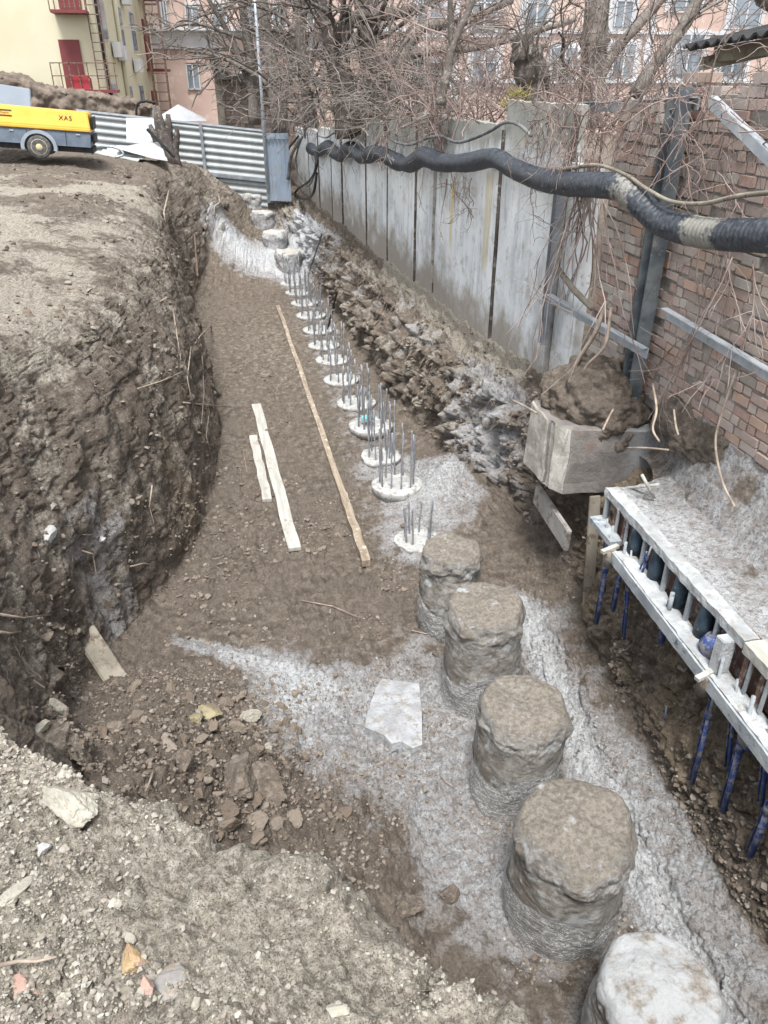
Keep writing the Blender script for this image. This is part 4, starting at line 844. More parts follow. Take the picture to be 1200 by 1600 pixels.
for y in (4.9, 3.42):
    m = MB(); m.lathe([(.05, 0), (.052, .15), (.04, .17)], (2.95, y, zl(y) - .16), 14); fpart('clamp', m, 'wood_old', True)
    m = MB(); m.bar((2.86, y - .02, zl(y) + .0), (3.02, y + .02, zl(y) + .02), .04, .03); fpart('clamp', m, 'wood_pale')
for a, b in (((958, 765), (1030, 757)), ((1003, 742), (1022, 778))):
    m = MB(); m.tube([atx(*a, 3.25), atx(*b, 3.4)], .014, 6); tag(m.build('rebar_rod', MAT['wood_pale'], None, True), 'dusty rod lying on the far end of the ledge' + (', the one pointing at the block' if a[0] > 1000 else ', laid across'), 'rod', 'rods on the end of the ledge')
props = [((955, 840), (932, 975), 3.0, .028, 'pair of thin props nearest the block'), ((975, 865), (958, 955), 3.02, .03, 'second prop from the block, short and bright blue'), ((1047, 945), (1033, 1005), 3.03, .04, 'short thick prop under the middle of the formwork'),
         ((1125, 1050), (1082, 1225), 3.0, .026, 'longest prop, scuffed and thin, leaning left at its foot'), ((1172, 1110), (1130, 1268), 3.02, .034, 'long prop ending just above the second toe hollow'),
         ((1040, 1120), (1036, 1160), 3.16, .022, 'small blue rod end showing in the soil face'), ((1215, 1230), (1172, 1338), 3.02, .034, 'lowest prop, cut off by the right edge of the photo'), ((1012, 870), (1000, 905), 3.03, .016, 'two tiny rods hanging under the second bay'),
         ((948, 830), (944, 925), 3.04, .022, 'slim prop just right of the pair nearest the block'), ((985, 880), (975, 1000), 3.06, .018, 'slim prop running into the soil right of the second one'), ((1150, 1085), (1138, 1205), 3.05, .02, 'slim prop tucked between the longest prop and its right neighbour'), ((1200, 1160), (1190, 1260), 3.05, .022, 'slim prop near the right edge under the drum')]
for i, (a, b, x, r, lb) in enumerate(props):
    r *= .78; A = atx(*a, x); B = atx(*b, x + .03); A = A + (A - B).normalized() * .12
    e = empty('steel_prop', B, 0, 'blue ' + lb if not lb.startswith('small') else lb, 'prop', 'blue props under the formwork')
    D = A - B; m = MB()
    m.tube([(0, 0, 0), D * .55], r * .8, 8); m.build('outer_tube', MAT['blue'], e, True)
    m = MB(); m.tube([D * .5, D], r * .55, 8); m.build('inner_tube', MAT['blue_dusty'], e, True)
    m = MB(); o_ = Vector((0, .045, 0)); m.tube([o_, D * .8 + o_ * .7], .008, 6); m.build('tie_rod', MAT['blue'], e, True)
    m = MB(); m.lathe([(r * 1.1, 0), (r * 1.15, .045), (r * 1.0, .05)], tuple(D * .55), 10); m.build('collar', MAT['blue'], e, True)
for cpx, x in (((1178, 1150), 3.1), ((1115, 1008), 3.1)):
    c = atx(*cpx, x); m = MB(); m.lathe([(.09, -.07), (.10, .0), (.06, .08)], tuple(c), 16); fpart('blue_drum', m, 'blue', True)

# =====================================================================
# HOSE AND CABLES ON THE WALL
# =====================================================================
def catmull(P, n):
    P = [Vector(p) for p in P]; P = [P[0] * 2 - P[1]] + P + [P[-1] * 2 - P[-2]]; out = []
    for i in range(1, len(P) - 2):
        for k in range(n):
            t = k / n; out.append(.5 * ((2 * P[i]) + (P[i + 1] - P[i - 1]) * t + (2 * P[i - 1] - 5 * P[i] + 4 * P[i + 1] - P[i + 2]) * t * t + (3 * P[i] - P[i - 1] - 3 * P[i + 1] + P[i + 2]) * t ** 3))
    out.append(P[-2]); return out
hp = [((486, 232), 2.72, .17), ((497, 237), 2.74, .15), ((512, 230), 2.82, .17), ((530, 243), 2.86, .15), ((548, 233), 2.93, .16), ((566, 246), 2.98, .145), ((583, 240), 3.02, .15), ((600, 242), 3.06, .145), ((618, 252), 3.10, .14), ((640, 257), 3.13, .13), ((662, 245), 3.18, .15),
      ((690, 254), 3.24, .135), ((730, 254), 3.32, .13), ((772, 247), 3.36, .125), ((800, 262), 3.36, .125), ((838, 278), 3.34, .12), ((880, 287), 3.32, .12), ((930, 289), 3.28, .115), ((970, 294), 3.3, .115), ((1000, 318), 3.36, .115), ((1030, 345), 3.42, .115), ((1070, 358), 3.48, .118), ((1120, 366), 3.5, .118), ((1200, 368), 3.5, .118), ((1300, 366), 3.5, .118)]
C_ = catmull([atx(*p, X) for p, X, r in hp], 60); rr_ = np.interp(np.arange(len(C_)) / 60, range(len(hp)), [r * .9 for _, _, r in hp])
arc = [0]
for i in range(1, len(C_)): arc.append(arc[-1] + (C_[i] - C_[i - 1]).length)
def hose_mat():
    t = NT('black_hose'); n = t.noise(3.2, 7, .7); f = t.noise(25, 6, .7)
    c = t.mix(t.ramp(f, .4, .6), (.022, .026, .034), (.055, .065, .08)); c = t.mix(t.ramp(f, .62, .70, 0, .7), c, (.28, .29, .30))  # pale dust streaks, also painted in as brighter highlights on the hose
    y = t.sep()[1]
    p = t.math('MULTIPLY', t.ramp(t.math('ABSOLUTE', t.math('SUBTRACT', y, 5.25)), .12, .32, 1, 0), 1.0); q = t.math('MULTIPLY', t.ramp(t.math('ABSOLUTE', t.math('SUBTRACT', y, 6.2)), .08, .28, 1, 0), .8)
    p = t.math('ADD', t.math('ADD', p, q), t.math('MULTIPLY', t.math('SUBTRACT', t.noise(14, 8, .75), .5), 3.0)); c = t.mix(t.ramp(p, .6, .9, 0, .8), c, t.mix(f, (.13, .13, .12), (.40, .385, .33)))
    return t.out(c, t.ramp(f, .4, .7, .38, .75), 0, t.bump(f, .005), .5)
MAT['hose'] = hose_mat()
r2 = [rr_[i] * (1 + .030 * math.sin(arc[i] * 2 * math.pi / .045) + .05 * math.sin(arc[i] * 3.1) * (C_[i].y > 10) ) for i in range(len(C_))]
# resample finely for the ridges
S = np.arange(0, arc[-1], .011); CA = np.array([tuple(c) for c in C_]); CS = np.stack([np.interp(S, arc, CA[:, k]) for k in range(3)], -1); RS = np.interp(S, arc, rr_)
wr = vnoise(np.stack([S * 2.3, S * 0, S * 0], -1), 3)
RR = RS * (1 + .028 * np.sin(S * 2 * math.pi / .05) + .10 * wr * (CS[:, 1] > 11) + .05 * wr + .03 * vnoise(np.stack([S * 9, S * 0, S * 0], -1), 6))
m = MB(); m.tube([Vector(c) for c in CS], [float(v) for v in RR], 16); tag(m.build('ventilation_hose', MAT['hose'], None, True), 'thick black ribbed hose slung along the top of the wall', 'hose')
def cable(label, pp, r, mat='cable', name='cable', sub=8):
    m = MB(); C2 = catmull([atx(*p[:2], p[2]) for p in pp], sub); m.tube(C2, r, 6); return tag(m.build(name, MAT[mat], None, True), label, 'cable')
cable('grey cable sagging in waves along the panel tops above the hose', [(497, 212, 2.7), (510, 215, 2.8), (525, 207, 2.85), (545, 215, 2.9), (562, 222, 2.95), (572, 232, 3.0), (585, 228, 3.05), (600, 212, 3.08), (618, 222, 3.1), (640, 226, 3.15), (670, 215, 3.25), (690, 213, 3.35), (712, 222, 3.38), (735, 218, 3.42), (765, 205, 3.45), (790, 191, 3.47), (812, 196, 3.48), (830, 212, 3.48)], .022)
cable('pale cable hanging in a loop at the far end of the wall', [(473, 212, 2.35), (465, 235, 2.35), (462, 258, 2.35), (470, 283, 2.35), (482, 290, 2.36), (490, 275, 2.38), (494, 250, 2.4)], .028)
cable('black cable loop hanging below the far end of the hose', [(493, 240, 2.4), (494, 262, 2.38), (484, 282, 2.36), (466, 295, 2.34), (462, 303, 2.34), (478, 311, 2.34), (490, 300, 2.34), (495, 270, 2.4)], .035, 'black')
cable('dark cable running down from the hose end to the far trench corner', [(470, 215, 2.3), (455, 245, 2.2), (450, 280, 2.1)], .05, 'cable')
cable('second dark cable leaning beside it at the far corner', [(466, 213, 2.3), (448, 240, 2.2), (441, 290, 2.1)], .035, 'black')
cable('thick grey stem sagging in front of the brick wall at right, above the hose', [(845, 262, 3.4), (880, 265, 3.35), (930, 258, 3.3), (975, 272, 3.3), (1010, 295, 3.35), (1050, 315, 3.4), (1100, 318, 3.45), (1150, 307, 3.45), (1210, 300, 3.45)], .017, 'wood_old', 'vine_stem', 12)

# =====================================================================
# CORRUGATED FENCE, LEANING SHEETS, COMPRESSOR
# =====================================================================
def corrugated(name, a, b, z0a, z1a, z0b, z1b, mat, parent, pitch=.11, amp=.022, vertical=False, loc_=None):
    a = Vector(a); b = Vector(b); d = (b - a); L = d.length; nr = Vector((d.y, -d.x, 0)).normalized()
    vs = []; fs = []
    if not vertical:
        H = z1a - z0a; n = int(H / (pitch / 6)); 
        for j in range(n + 1):
            t = j / n; ph = (H * t) % pitch / pitch; o_ = amp * (1 if ph < .3 else -1 if .5 < ph < .8 else 0)
            for q in (0, 1): vs.append((a if q == 0 else b) + nr * o_ + Vector((0, 0, (z0a + (z1a - z0a) * t) if q == 0 else (z0b + (z1b - z0b) * t))))
        fs = [(j * 2, j * 2 + 1, j * 2 + 3, j * 2 + 2) for j in range(n)]
    else:
        n = int(L / (pitch / 6))
        for j in range(n + 1):
            t = j / n; ph = (L * t) % pitch / pitch; o_ = amp * (1 if ph < .3 else -1 if .5 < ph < .8 else 0); p = a.lerp(b, t) + nr * o_
            vs += [p + Vector((0, 0, z0a + (z0b - z0a) * t)), p + Vector((0, 0, z1a + (z1b - z1a) * t))]
        fs = [(j * 2, j * 2 + 2, j * 2 + 3, j * 2 + 1) for j in range(n)]
    m = MB(); m.add(vs, fs); o = m.build(name, mat); md = o.modifiers.new('thick', 'SOLIDIFY'); md.thickness = .004; loc0(o, parent); return o
MAT['fence'] = simple('pale_fence_steel', (.25, .27, .275), (.31, .335, .34), 2, .5, .001, 10, metal=.15, dirt=(.38, .38, .37), dirt_lo=.55, dirt_hi=.7, stretch=(1, 1, .3))
MAT['gate'] = simple('blue_grey_sheet', (.26, .32, .40), (.32, .38, .46), 2, .5, .001, 10, metal=.1, dirt=(.30, .32, .34))
MAT['sheet'] = simple('pale_blue_sheet', (.34, .39, .45), (.38, .43, .49), 2, .5, .001, 10, metal=.1)
MAT['sheet_white'] = simple('white_roof_sheet', (.36, .38, .38), (.46, .48, .475), 3, .5, .001, 10, metal=.1, dirt=(.36, .34, .31))
fl = empty('metal_fence', (0, 26.5, 1.8), 0, 'pale horizontally ribbed steel fence behind the compressor and end bank', 'fence')
FA, FB = aty(120, 174, 26.8), aty(411, 206, 25.8)
fr = [0, .235, .49, .66, 1]
for i in range(4):
    a = FA.lerp(FB, fr[i]); b = FA.lerp(FB, fr[i + 1]); za, zb = a.z + .02, b.z + .02
    corrugated('fence_sheet', (a.x, a.y, 0), (b.x, b.y, 0), za - 2.35, za, zb - 2.35, zb, MAT['fence'], fl, .20, .018)
for i in (2, 3):
    a = FA.lerp(FB, fr[i]); m = MB(); m.box((a.x, a.y - .06, a.z - 1.1), (.09, .06, 2.3), None, .006); loc0(m.build('fence_post', MAT['steel']), fl)
m = MB(); m.box((FB.x + .03, FB.y - .06, FB.z - .7), (.12, .1, 2.6), None, .006); loc0(m.build('fence_post', MAT['steel']), fl)
a = FA.lerp(FB, 0) ; b = FB; m = MB(); m.bar((a.x, a.y, a.z + .03), (b.x, b.y, b.z + .03), .06, .05); loc0(m.build('top_rail', MAT['galv']), fl)
a = FA.lerp(FB, .55); m = MB(); m.bar((a.x, a.y - .05, a.z - 1.35), (b.x, b.y - .05, b.z - 1.35), .05, .10); loc0(m.build('lower_rail', MAT['steel']), fl)
gt = empty('sheet_gate', (1.7, 25.5, 1.8), 0, 'narrow blue grey ribbed gate sheet at the end of the trench', 'gate')
a = aty(415, 208, 25.6); b = aty(450, 208, 25.2)
corrugated('gate_sheet', (a.x, a.y, 0), (b.x, b.y, 0), a.z - 1.9, a.z, b.z - 1.9, b.z, MAT['gate'], gt, .14, .02, True)
m = MB(); m.bar((a.x, a.y - .06, a.z - .12), (b.x, b.y - .06, b.z - .12), .04, .06); loc0(m.build('cross_bar', MAT['steel']), gt)
m = MB(); a = aty(412, 195, 25.5); m.tube([a - Vector((0, 0, 1.8)), a + Vector((0, 0, 4.5))], .045, 8); tag(m.build('lamp_pole', MAT['galv'], None, True), 'thin grey pole rising at the junction of fence and gate', 'pole')
m = MB(); a, b, c, d = aty(198, 222, 25.6), aty(252, 224, 25.4), aty(250, 186, 26.0), aty(197, 184, 26.1); o_ = Vector((0, .02, 0)); m.add([a, b, c, d, a + o_, b + o_, c + o_, d + o_], [(0, 1, 2, 3), (7, 6, 5, 4), (0, 4, 5, 1), (1, 5, 6, 2), (2, 6, 7, 3), (3, 7, 4, 0)])
tag(m.build('flat_sheet', MAT['sheet']), 'flat pale blue sheet leaning against the ribbed fence', 'sheet')
# crumpled roofing sheets
def sheet(label, corners, Y, seed, mat='sheet_white', waves=7):
    A, B, Cc, D = [aty(x, y, yy) for (x, y, yy) in corners]; nu, nv = 60, 12; U, V = np.meshgrid(np.linspace(0, 1, nu), np.linspace(0, 1, nv)); U = U.ravel()[:, None]; V = V.ravel()[:, None]
    P = (1 - U) * (1 - V) * np.array(A) + U * (1 - V) * np.array(B) + U * V * np.array(Cc) + (1 - U) * V * np.array(D)
    P[:, 2] += .035 * np.sin(V[:, 0] * waves * 6.28) + .10 * fbm(P * 1.1 + seed, 2, seed); i = (np.arange(nv - 1)[:, None] * nu + np.arange(nu - 1)[None]).ravel(); Q = np.stack([i, i + 1, i + nu + 1, i + nu], -1)
    nv
    o = npmesh('roofing_sheet', P, Q, MAT[mat], smooth=True); md = o.modifiers.new('thick', 'SOLIDIFY'); md.thickness = .01; return tag(o, label, 'roofing sheet', 'crumpled roofing sheets by the fence')
sheet('crumpled white ribbed sheet on top of the pile beside the stump', [(178, 232, 23.5), (262, 250, 22.8), (246, 217, 24.3), (190, 228, 24.6)], 23, 2, waves=3)
sheet('bent ribbed sheet lying lowest in the pile, curving to the ground', [(150, 238, 23.8), (215, 250, 22.9), (250, 232, 23.9), (176, 230, 24.4)], 23, 6, waves=3)
m = MB(); c = aty(260, 244, 24.2)
for (dx, h_, r0, lx) in ((0, 1.25, .17, -.10), (.14, 1.05, .13, .02), (-.12, .8, .12, -.2), (.26, .75, .10, .12)):
    P_ = [c + Vector((dx + lx * t * t + .03 * math.sin(t * 7 + dx * 9), .03 * math.sin(t * 5), -.3 + (h_ + .3) * t)) for t in (0, .2, .4, .6, .8, 1)]; m.tube(P_, [r0 * 1.3, r0 * 1.15, r0, r0 * .95, r0 * .8, r0 * .45], 9)
tag(m.build('dead_stump', MAT['bark_dark'], None, True), 'dark upright split tree stump in front of the ribbed fence', 'stump')
m = MB(); m.bar(aty(230, 202, 24), aty(272, 245, 23.4), .06, .06); tag(m.build('dark_beam', MAT['black']), 'dark thin beam leaning down past the stump', 'beam')
def litter(label, pp, r, Y):
    m = MB(); m.tube(catmull([aty(*p, Y) for p in pp], 6), r, 6); return tag(m.build('hose_loop', MAT['galv'], None, True), label, 'hose')
litter('pale hose curled on the ground right of the compressor', [(143, 240), (155, 231), (172, 229), (188, 234), (192, 242), (180, 246)], .03, 21.5)

# compressor
cp = empty('air_compressor', aty(143, 249, 20.6), R(2), 'yellow and slate grey towable air compressor on the left bank', 'compressor'); cp.rotation_euler.y = R(4.6)
cp.location = aty(146, 249, 20.6); cp.location.z = 3.36; cp.scale = (.90, .90, .86)
def cpart(name, mb, mat, sm=False, par=None): return mb.build(name, MAT[mat], par or cp, sm)
Lc = 3.3
m = MB(); m.add([(-Lc, 0, .30), (-.04, 0, .30), (-.02, 0, .66), (-Lc, 0, .66), (-Lc, 1.3, .30), (-.04, 1.3, .30), (-.02, 1.3, .66), (-Lc, 1.3, .66)], [(0, 1, 2, 3), (1, 5, 6, 2), (5, 4, 7, 6), (4, 0, 3, 7), (3, 2, 6, 7), (4, 5, 1, 0)])
body = cpart('lower_body', m, 'grey_body')
bm = bmesh.new(); P8 = [(-Lc, -.02, .665), (-.0, -.02, .665), (-.0, -.02, .76), (-Lc, -.02, .76), (-Lc, .10, 1.17), (-.06, .10, 1.12), (-Lc, 1.2, 1.17), (-.06, 1.2, 1.12), (-Lc, 1.32, .665), (0, 1.32, .665), (-0, 1.32, .76), (-Lc, 1.32, .76)]
vs = [bm.verts.new(p) for p in P8]
for f in ((0, 1, 2, 3), (3, 2, 5, 4), (4, 5, 7, 6), (6, 7, 10, 11), (11, 10, 9, 8), (1, 9, 10, 7, 5, 2), (0, 3, 4, 6, 11, 8), (0, 8, 9, 1)): bm.faces.new([vs[i] for i in f])
bmesh.ops.bevel(bm, geom=bm.edges[:], offset=.025, segments=3, affect='EDGES'); me = bpy.data.meshes.new('hood'); bm.to_mesh(me); bm.free(); me.materials.append(MAT['yellow']); hood = bpy.data.objects.new('hood', me); COL.objects.link(hood); hood.parent = cp
m = MB(); m.box((-Lc / 2, -.004, .664), (Lc, .03, .02)); cpart('seal', m, 'black')
m = MB(); m.box((.02, .65, .88), (.05, .9, .30), None, .01); m.box((.03, .65, .50), (.05, .9, .22), None, .01); cpart('rear_grille', m, 'black')
# hood side panel plane for lettering
nrm = Vector((0, -.41, .12)).normalized()
def letter(txt, x, z, size, mat='black', par=None):
    cu = bpy.data.curves.new('lettering', 'FONT'); cu.body = txt; cu.size = size; cu.extrude = .002; cu.space_character = 1.15
    o = bpy.data.objects.new('lettering', cu); COL.objects.link(o); dg = bpy.context.evaluated_depsgraph_get(); me = bpy.data.meshes.new_from_object(o.evaluated_get(dg)); bpy.data.objects.remove(o)
    me.materials.clear(); me.materials.append(MAT[mat]); o = bpy.data.objects.new('lettering', me); COL.objects.link(o); o.parent = par; o.location = (x, -.02 + .12 * (z - .76) / .41 - .006, z); o.rotation_euler = (math.atan2(.41, .12), 0, 0); return o
letter('XAS', -.75, .93, .16, par=hood); letter('Atlas Copco', -2.31, .99, .068, par=hood)
for z in (1.065, .94):
    m = MB(); yy = -.02 + .12 * (z - .76) / .41 - .004; m.box((-2.08, yy, z), (.46, .006, .03), Matrix.Rotation(-math.atan2(.12, .41), 3, 'X')); m.build('emblem_bar', MAT['black'], hood)
for xs_ in (-.62, -1.55, -2.62):
    m = MB(); m.box((xs_, -.004, .47), (.012, .012, .32)); m.build('panel_seam', MAT['black'], body)
for xs_ in (-.32, -1.9):
    m = MB(); m.box((xs_, -.01, .60), (.10, .02, .03), None, .004); m.build('latch', MAT['galv'], body)
# fender, wheel
m = MB(); A_ = np.linspace(R(-12), R(192), 22); vs = []
for a_ in A_:
    for rr0, yy in ((.33, -.10), (.41, -.10), (.41, .16), (.33, .16)): vs.append((-1.28 + rr0 * math.cos(a_) * 1.06, yy, .24 + rr0 * math.sin(a_)))
m.add(vs, [(i * 4 + k, i * 4 + (k + 1) % 4, i * 4 + 4 + (k + 1) % 4, i * 4 + 4 + k) for i in range(21) for k in range(4)] + [(3, 2, 1, 0), (84, 85, 86, 87)]); cpart('fender', m, 'fender', False)
m = MB(); m.box((-1.28, -.03, .30), (.62, .03, .42)); cpart('wheel_arch', m, 'black')
def wheel(y):
    w = MB(); w.lathe([(.19, -.08), (.25, -.085), (.285, -.06), (.29, 0), (.285, .06), (.25, .085), (.19, .08)], (-1.28, y, .24), 32, 'Y'); wo = cpart('wheel', w, 'tyre', True)
    w = MB(); w.lathe([(.10, -.05), (.15, -.045), (.175, -.075), (.195, -.085), (.195, .05), (.1, .05)], (-1.28, y, .24), 32, 'Y'); w.build('rim', MAT['rim'], wo, True)
    w = MB(); w.lathe([(.075, -.085), (.09, -.07), (.10, -.05)], (-1.28, y, .24), 20, 'Y')
    w.build('hub', MAT['rim'], wo, True)
    w = MB()
    for k in range(12): a_ = 2 * math.pi * k / 12; w.lathe([(.014, -.053), (.014, -.046)], (-1.28 + .128 * math.cos(a_), y, .24 + .128 * math.sin(a_)), 8, 'Y')
    w.build('rim_hole', MAT['black'], wo)
wheel(-.02); wheel(1.25)
m = MB(); m.box((-Lc / 2, .65, .22), (Lc, 1.0, .14), None, .01); cpart('chassis', m, 'black')
m = MB(); m.lathe([(.03, -.02), (.03, .0)], (-2.55, -.01, .36), 10, 'Y'); cpart('side_lamp', m, 'trim')

# =====================================================================
# BUILDINGS
# =====================================================================
def quadbox(parent, name, pts, th, mat, off=Vector((0, 0, 0))):      # prism from a polygon, thickness along its normal
    pts = [Vector(p) + off for p in pts]; n = (pts[1] - pts[0]).cross(pts[2] - pts[1]).normalized() * th; k = len(pts)
    m = MB(); m.add(pts + [p + n for p in pts], [tuple(range(k))[::-1], tuple(range(k, 2 * k))] + [(i, (i + 1) % k, k + (i + 1) % k, k + i) for i in range(k)]); o = m.build(name, MAT[mat])
    return loc0(o, parent) if parent else o
yb = empty('yellow_building', (-4, 36, 2), 0, 'pale yellow building with maroon doors and steel balconies behind the fence', 'building')
cx0 = aty(170, 165, 36).x; far = aty(248, 150, 50)
fp = [(-22, 36), (cx0, 36), (far.x, 50), (-22, 52)]
m = MB(); m.add([(x, y, .5) for x, y in fp] + [(x, y, 14) for x, y in fp], [(0, 1, 5, 4), (1, 2, 6, 5), (2, 3, 7, 6), (3, 0, 4, 7), (4, 5, 6, 7)]); loc0(m.build('wall', MAT['plaster_yellow']), yb)
def fr_rect(x0, y0, x1, y1, Y, par, name, mat, th=.06, proj=.0, frame=None):
    a = aty((x0 + x1) / 2, (y0 + y1) / 2, Y); top = aty((x0 + x1) / 2, y0, Y).z; bot = aty((x0 + x1) / 2, y1, Y).z; l = aty(x0, (y0 + y1) / 2, Y).x; r_ = aty(x1, (y0 + y1) / 2, Y).x
    m = MB(); m.box(((l + r_) / 2, Y - th / 2 - proj, (top + bot) / 2), (r_ - l, th, top - bot)); o = loc0(m.build(name, MAT[mat]), par)
    if frame:
        m = MB(); w = .07; xc, zc = (l + r_) / 2, (top + bot) / 2; yy = Y - th - proj - .03
        for bx in (l, xc, r_): m.box((bx, yy, zc), (w, .06, top - bot + w))
        for bz in (top, bot, bot + (top - bot) * .68): m.box((xc, yy - .002, bz), (r_ - l - w, .056, w))
        m2 = m.build('frame', MAT[frame]); m2.parent = o; m2.matrix_parent_inverse = Matrix.Translation(-yb.location) if False else Matrix.Identity(4)
        m2.location = (0, 0, 0); m2.matrix_parent_inverse = o.matrix_parent_inverse.inverted() if False else Matrix.Identity(4)
    return o
fr_rect(98, 62, 130, 141, 36, yb, 'door', 'red_door', .08); fr_rect(88, -60, 122, 14, 36, yb, 'door', 'red_door', .08)
fr_rect(-60, -50, -20, 20, 36, yb, 'door', 'red_door', .08)
for (x0, x1, y, h, Yb) in ((86, 184, 143, .95, 36), (78, 134, 17, .95, 36)):
    a = aty(x0, y, 35.1); b = aty(x1, y, 35.1)
    bal = MB(); bal.box(((a.x + b.x) / 2, 35.53, a.z), (b.x - a.x, .9, .10)); B0 = loc0(bal.build('balcony', MAT['red_door']), yb)
    rl = MB(); n = 7
    for i in range(n + 1): x = a.x + (b.x - a.x) * i / n; rl.box((x, 35.12, a.z + h / 2), (.035, .035, h)); 
    for hz in (h, h * .55): rl.box(((a.x + b.x) / 2, 35.09, a.z + hz), (b.x - a.x, .03, .035))
    for xx in (a.x, b.x):
        for hz in (h, h * .55): rl.box((xx, 35.5, a.z + hz), (.03, .8, .03))
    loc0(rl.build('railing', MAT['rust']), yb)
ld = MB()
l0, l1 = aty(133, 0, 35.6), aty(152, 0, 35.6); zb = aty(140, 150, 35.6).z
for xx in (l0.x, l1.x): ld.box((xx, 35.6, (zb + 11) / 2), (.05, .05, 11 - zb))
zz = zb
while zz < 11: ld.box(((l0.x + l1.x) / 2, 35.62, zz), (l1.x - l0.x, .03, .03)); zz += .30
loc0(ld.build('ladder', MAT['rust']), yb)
m = MB(); t0 = aty(163, 90, 35.7); m.tube([(t0.x, 35.75, 2), (t0.x, 35.75, 12)], .07, 8); loc0(m.build('drainpipe', MAT['black'], None, True), yb)
a = aty(120, 131, 35.4); m = MB(); m.box((a.x + .2, 35.4, a.z), (.7, .45, .5), None, .05); tag(m.build('plastic_crate', MAT['red_bright']), 'bright red crate standing on the lower balcony', 'crate')
# side wall details: local mapping along the slanting wall
d0 = Vector((cx0, 36, 0)); d1 = Vector((far.x, 50, 0)); sdv = (d1 - d0); SL = sdv.length; sdv.normalize(); sn = Vector((sdv.y, -sdv.x, 0))
def side(s_, z, w, h, name, mat, dep=.1, off=.0):
    c = d0 + sdv * s_ + sn * (dep / 2 + off); c.z = z; q = Matrix.Rotation(math.atan2(sdv.x, sdv.y) * -1, 3, 'Z'); m = MB(); m.box(c, (dep, w, h), q); return loc0(m.build(name, MAT[mat]), yb)
for s_, z in ((1.3, 4.1), (1.3, 7.2), (5.0, 4.0), (5.0, 7.0), (8.2, 4.0), (8.2, 7.0), (5.0, 9.8), (1.3, 10), (8.2, 9.8)):
    side(s_, z, .9, 1.5, 'window', 'glass', .06, .02); side(s_, z, 1.08, 1.68, 'window_frame', 'trim', .03)
for s_, z in ((2.6, 6.1), (3.6, 6.0), (2.5, 3.3), (6.3, 8.2), (7.2, 5.6), (3.4, 3.2), (9.6, 3.6), (6.3, 3.1), (3.0, 9.0)): side(s_, z, .75, .55, 'air_conditioner', 'ac', .32, .08)
m = MB(); p = d0 + sdv * 4.1 + sn * .1; m.tube([(p.x, p.y, 1), (p.x, p.y, 13)], .09, 8); loc0(m.build('drainpipe', MAT['plaster_yellow'], None, True), yb)
for z in (3.4, 6.6, 9.8): side(12.2, z, 1.6, 2.2, 'door', 'red_door', .08, .0); side(12.2, z - 1.15, 2.4, .12, 'balcony', 'red_door', .9, .0)
# stair cage tower
tw = empty('escape_tower', aty(256, 170, 46), 0, 'narrow brown steel escape ladder cage between the yellow and pink buildings', 'ladder cage'); m = MB()
for dx in (-.35, .35):
    for dy in (-.35, .35): m.box((dx, dy, 4.5), (.07, .07, 11))
z = -.5
while z < 10: m.box((0, -.35, z), (.7, .04, .05)); m.box((0, .35, z), (.7, .04, .05)); m.box((-.35, 0, z), (.04, .7, .05)); m.box((.35, 0, z), (.04, .7, .05)); z += .42
m.build('cage', MAT['rust'], tw)

pk = empty('pink_building', (0, 52, 2), 0, 'pink and white old building behind the bare trees at the left', 'building')
a = aty(222, 100, 52); m = MB(); m.box(((a.x + 11) / 2, 55, 7.5), (11 - a.x, 6, 13)); loc0(m.build('wall', MAT['plaster_pink']), pk)
zc = aty(290, 62, 52).z; m = MB(); m.box(((a.x + 11) / 2, 51.9, zc), (11.2 - a.x, .25, .9)); m.box(((a.x + 11) / 2, 51.7, zc + .5), (11.4 - a.x, .7, .15)); loc0(m.build('cornice', MAT['trim']), pk)
for (x0, y0, x1, y1) in ((292, 100, 312, 140), (290, 10, 312, 46), (335, 98, 356, 138), (332, 8, 354, 46), (376, 8, 398, 46), (376, 98, 398, 138), (252, 0, 262, 46), (425, 10, 445, 46), (470, 10, 490, 46), (425, 98, 445, 138), (470, 98, 490, 138)):
    w_ = fr_rect(x0, y0, x1, y1, 52, pk, 'window', 'glass', .05, .02)
    fr_rect(x0 - 2, y0 - 7, x1 + 2, y0 - 2, 52, pk, 'lintel', 'trim' if y0 < 50 else 'plaster_pink', .12)
    xm = (x0 + x1) / 2
    for q in ((x0, y0, x0 + 1.6, y1), (x1 - 1.6, y0, x1, y1), (xm - .8, y0, xm + .8, y1), (x0, y0, x1, y0 + 1.5), (x0, y1 - 1.5, x1, y1)): fr_rect(*q, 52, pk, 'window_frame', 'trim', .04, .08)
p2 = empty('pink_building', (14, 34, 2), 0, 'pink facade with white window surrounds behind the thicket at the right', 'building')
a = aty(600, 60, 36); b = aty(1290, 60, 36); m = MB(); m.box(((a.x + b.x) / 2, 39, 7), (b.x - a.x, 6, 14)); loc0(m.build('wall', MAT['plaster_pink']), p2)
for (x0, y0, x1, y1) in ((650, -20, 690, 50), (735, -20, 775, 50), (820, -20, 855, 50), (960, -20, 988, 42), (1050, 55, 1095, 118), (1145, -30, 1190, 40), (955, 70, 990, 118), (860, 75, 900, 125), (735, 80, 775, 130), (650, 80, 690, 130), (1050, -40, 1095, 12), (1125, 55, 1165, 118)):
    fr_rect(x0 - 8, y0 - 9, x1 + 8, y1 + 8, 36, p2, 'window_surround', 'trim', .08); fr_rect(x0, y0, x1, y1, 36, p2, 'window', 'glass', .05, .085)
    xm = (x0 + x1) / 2; ym = y0 + (y1 - y0) * .35
    for q in ((xm - 1.2, y0, xm + 1.2, y1), (x0, ym - 1, x1, ym + 1), (x0, y0, x0 + 2, y1), (x1 - 2, y0, x1, y1)): fr_rect(*q, 36, p2, 'window_frame', 'trim', .03, .14)
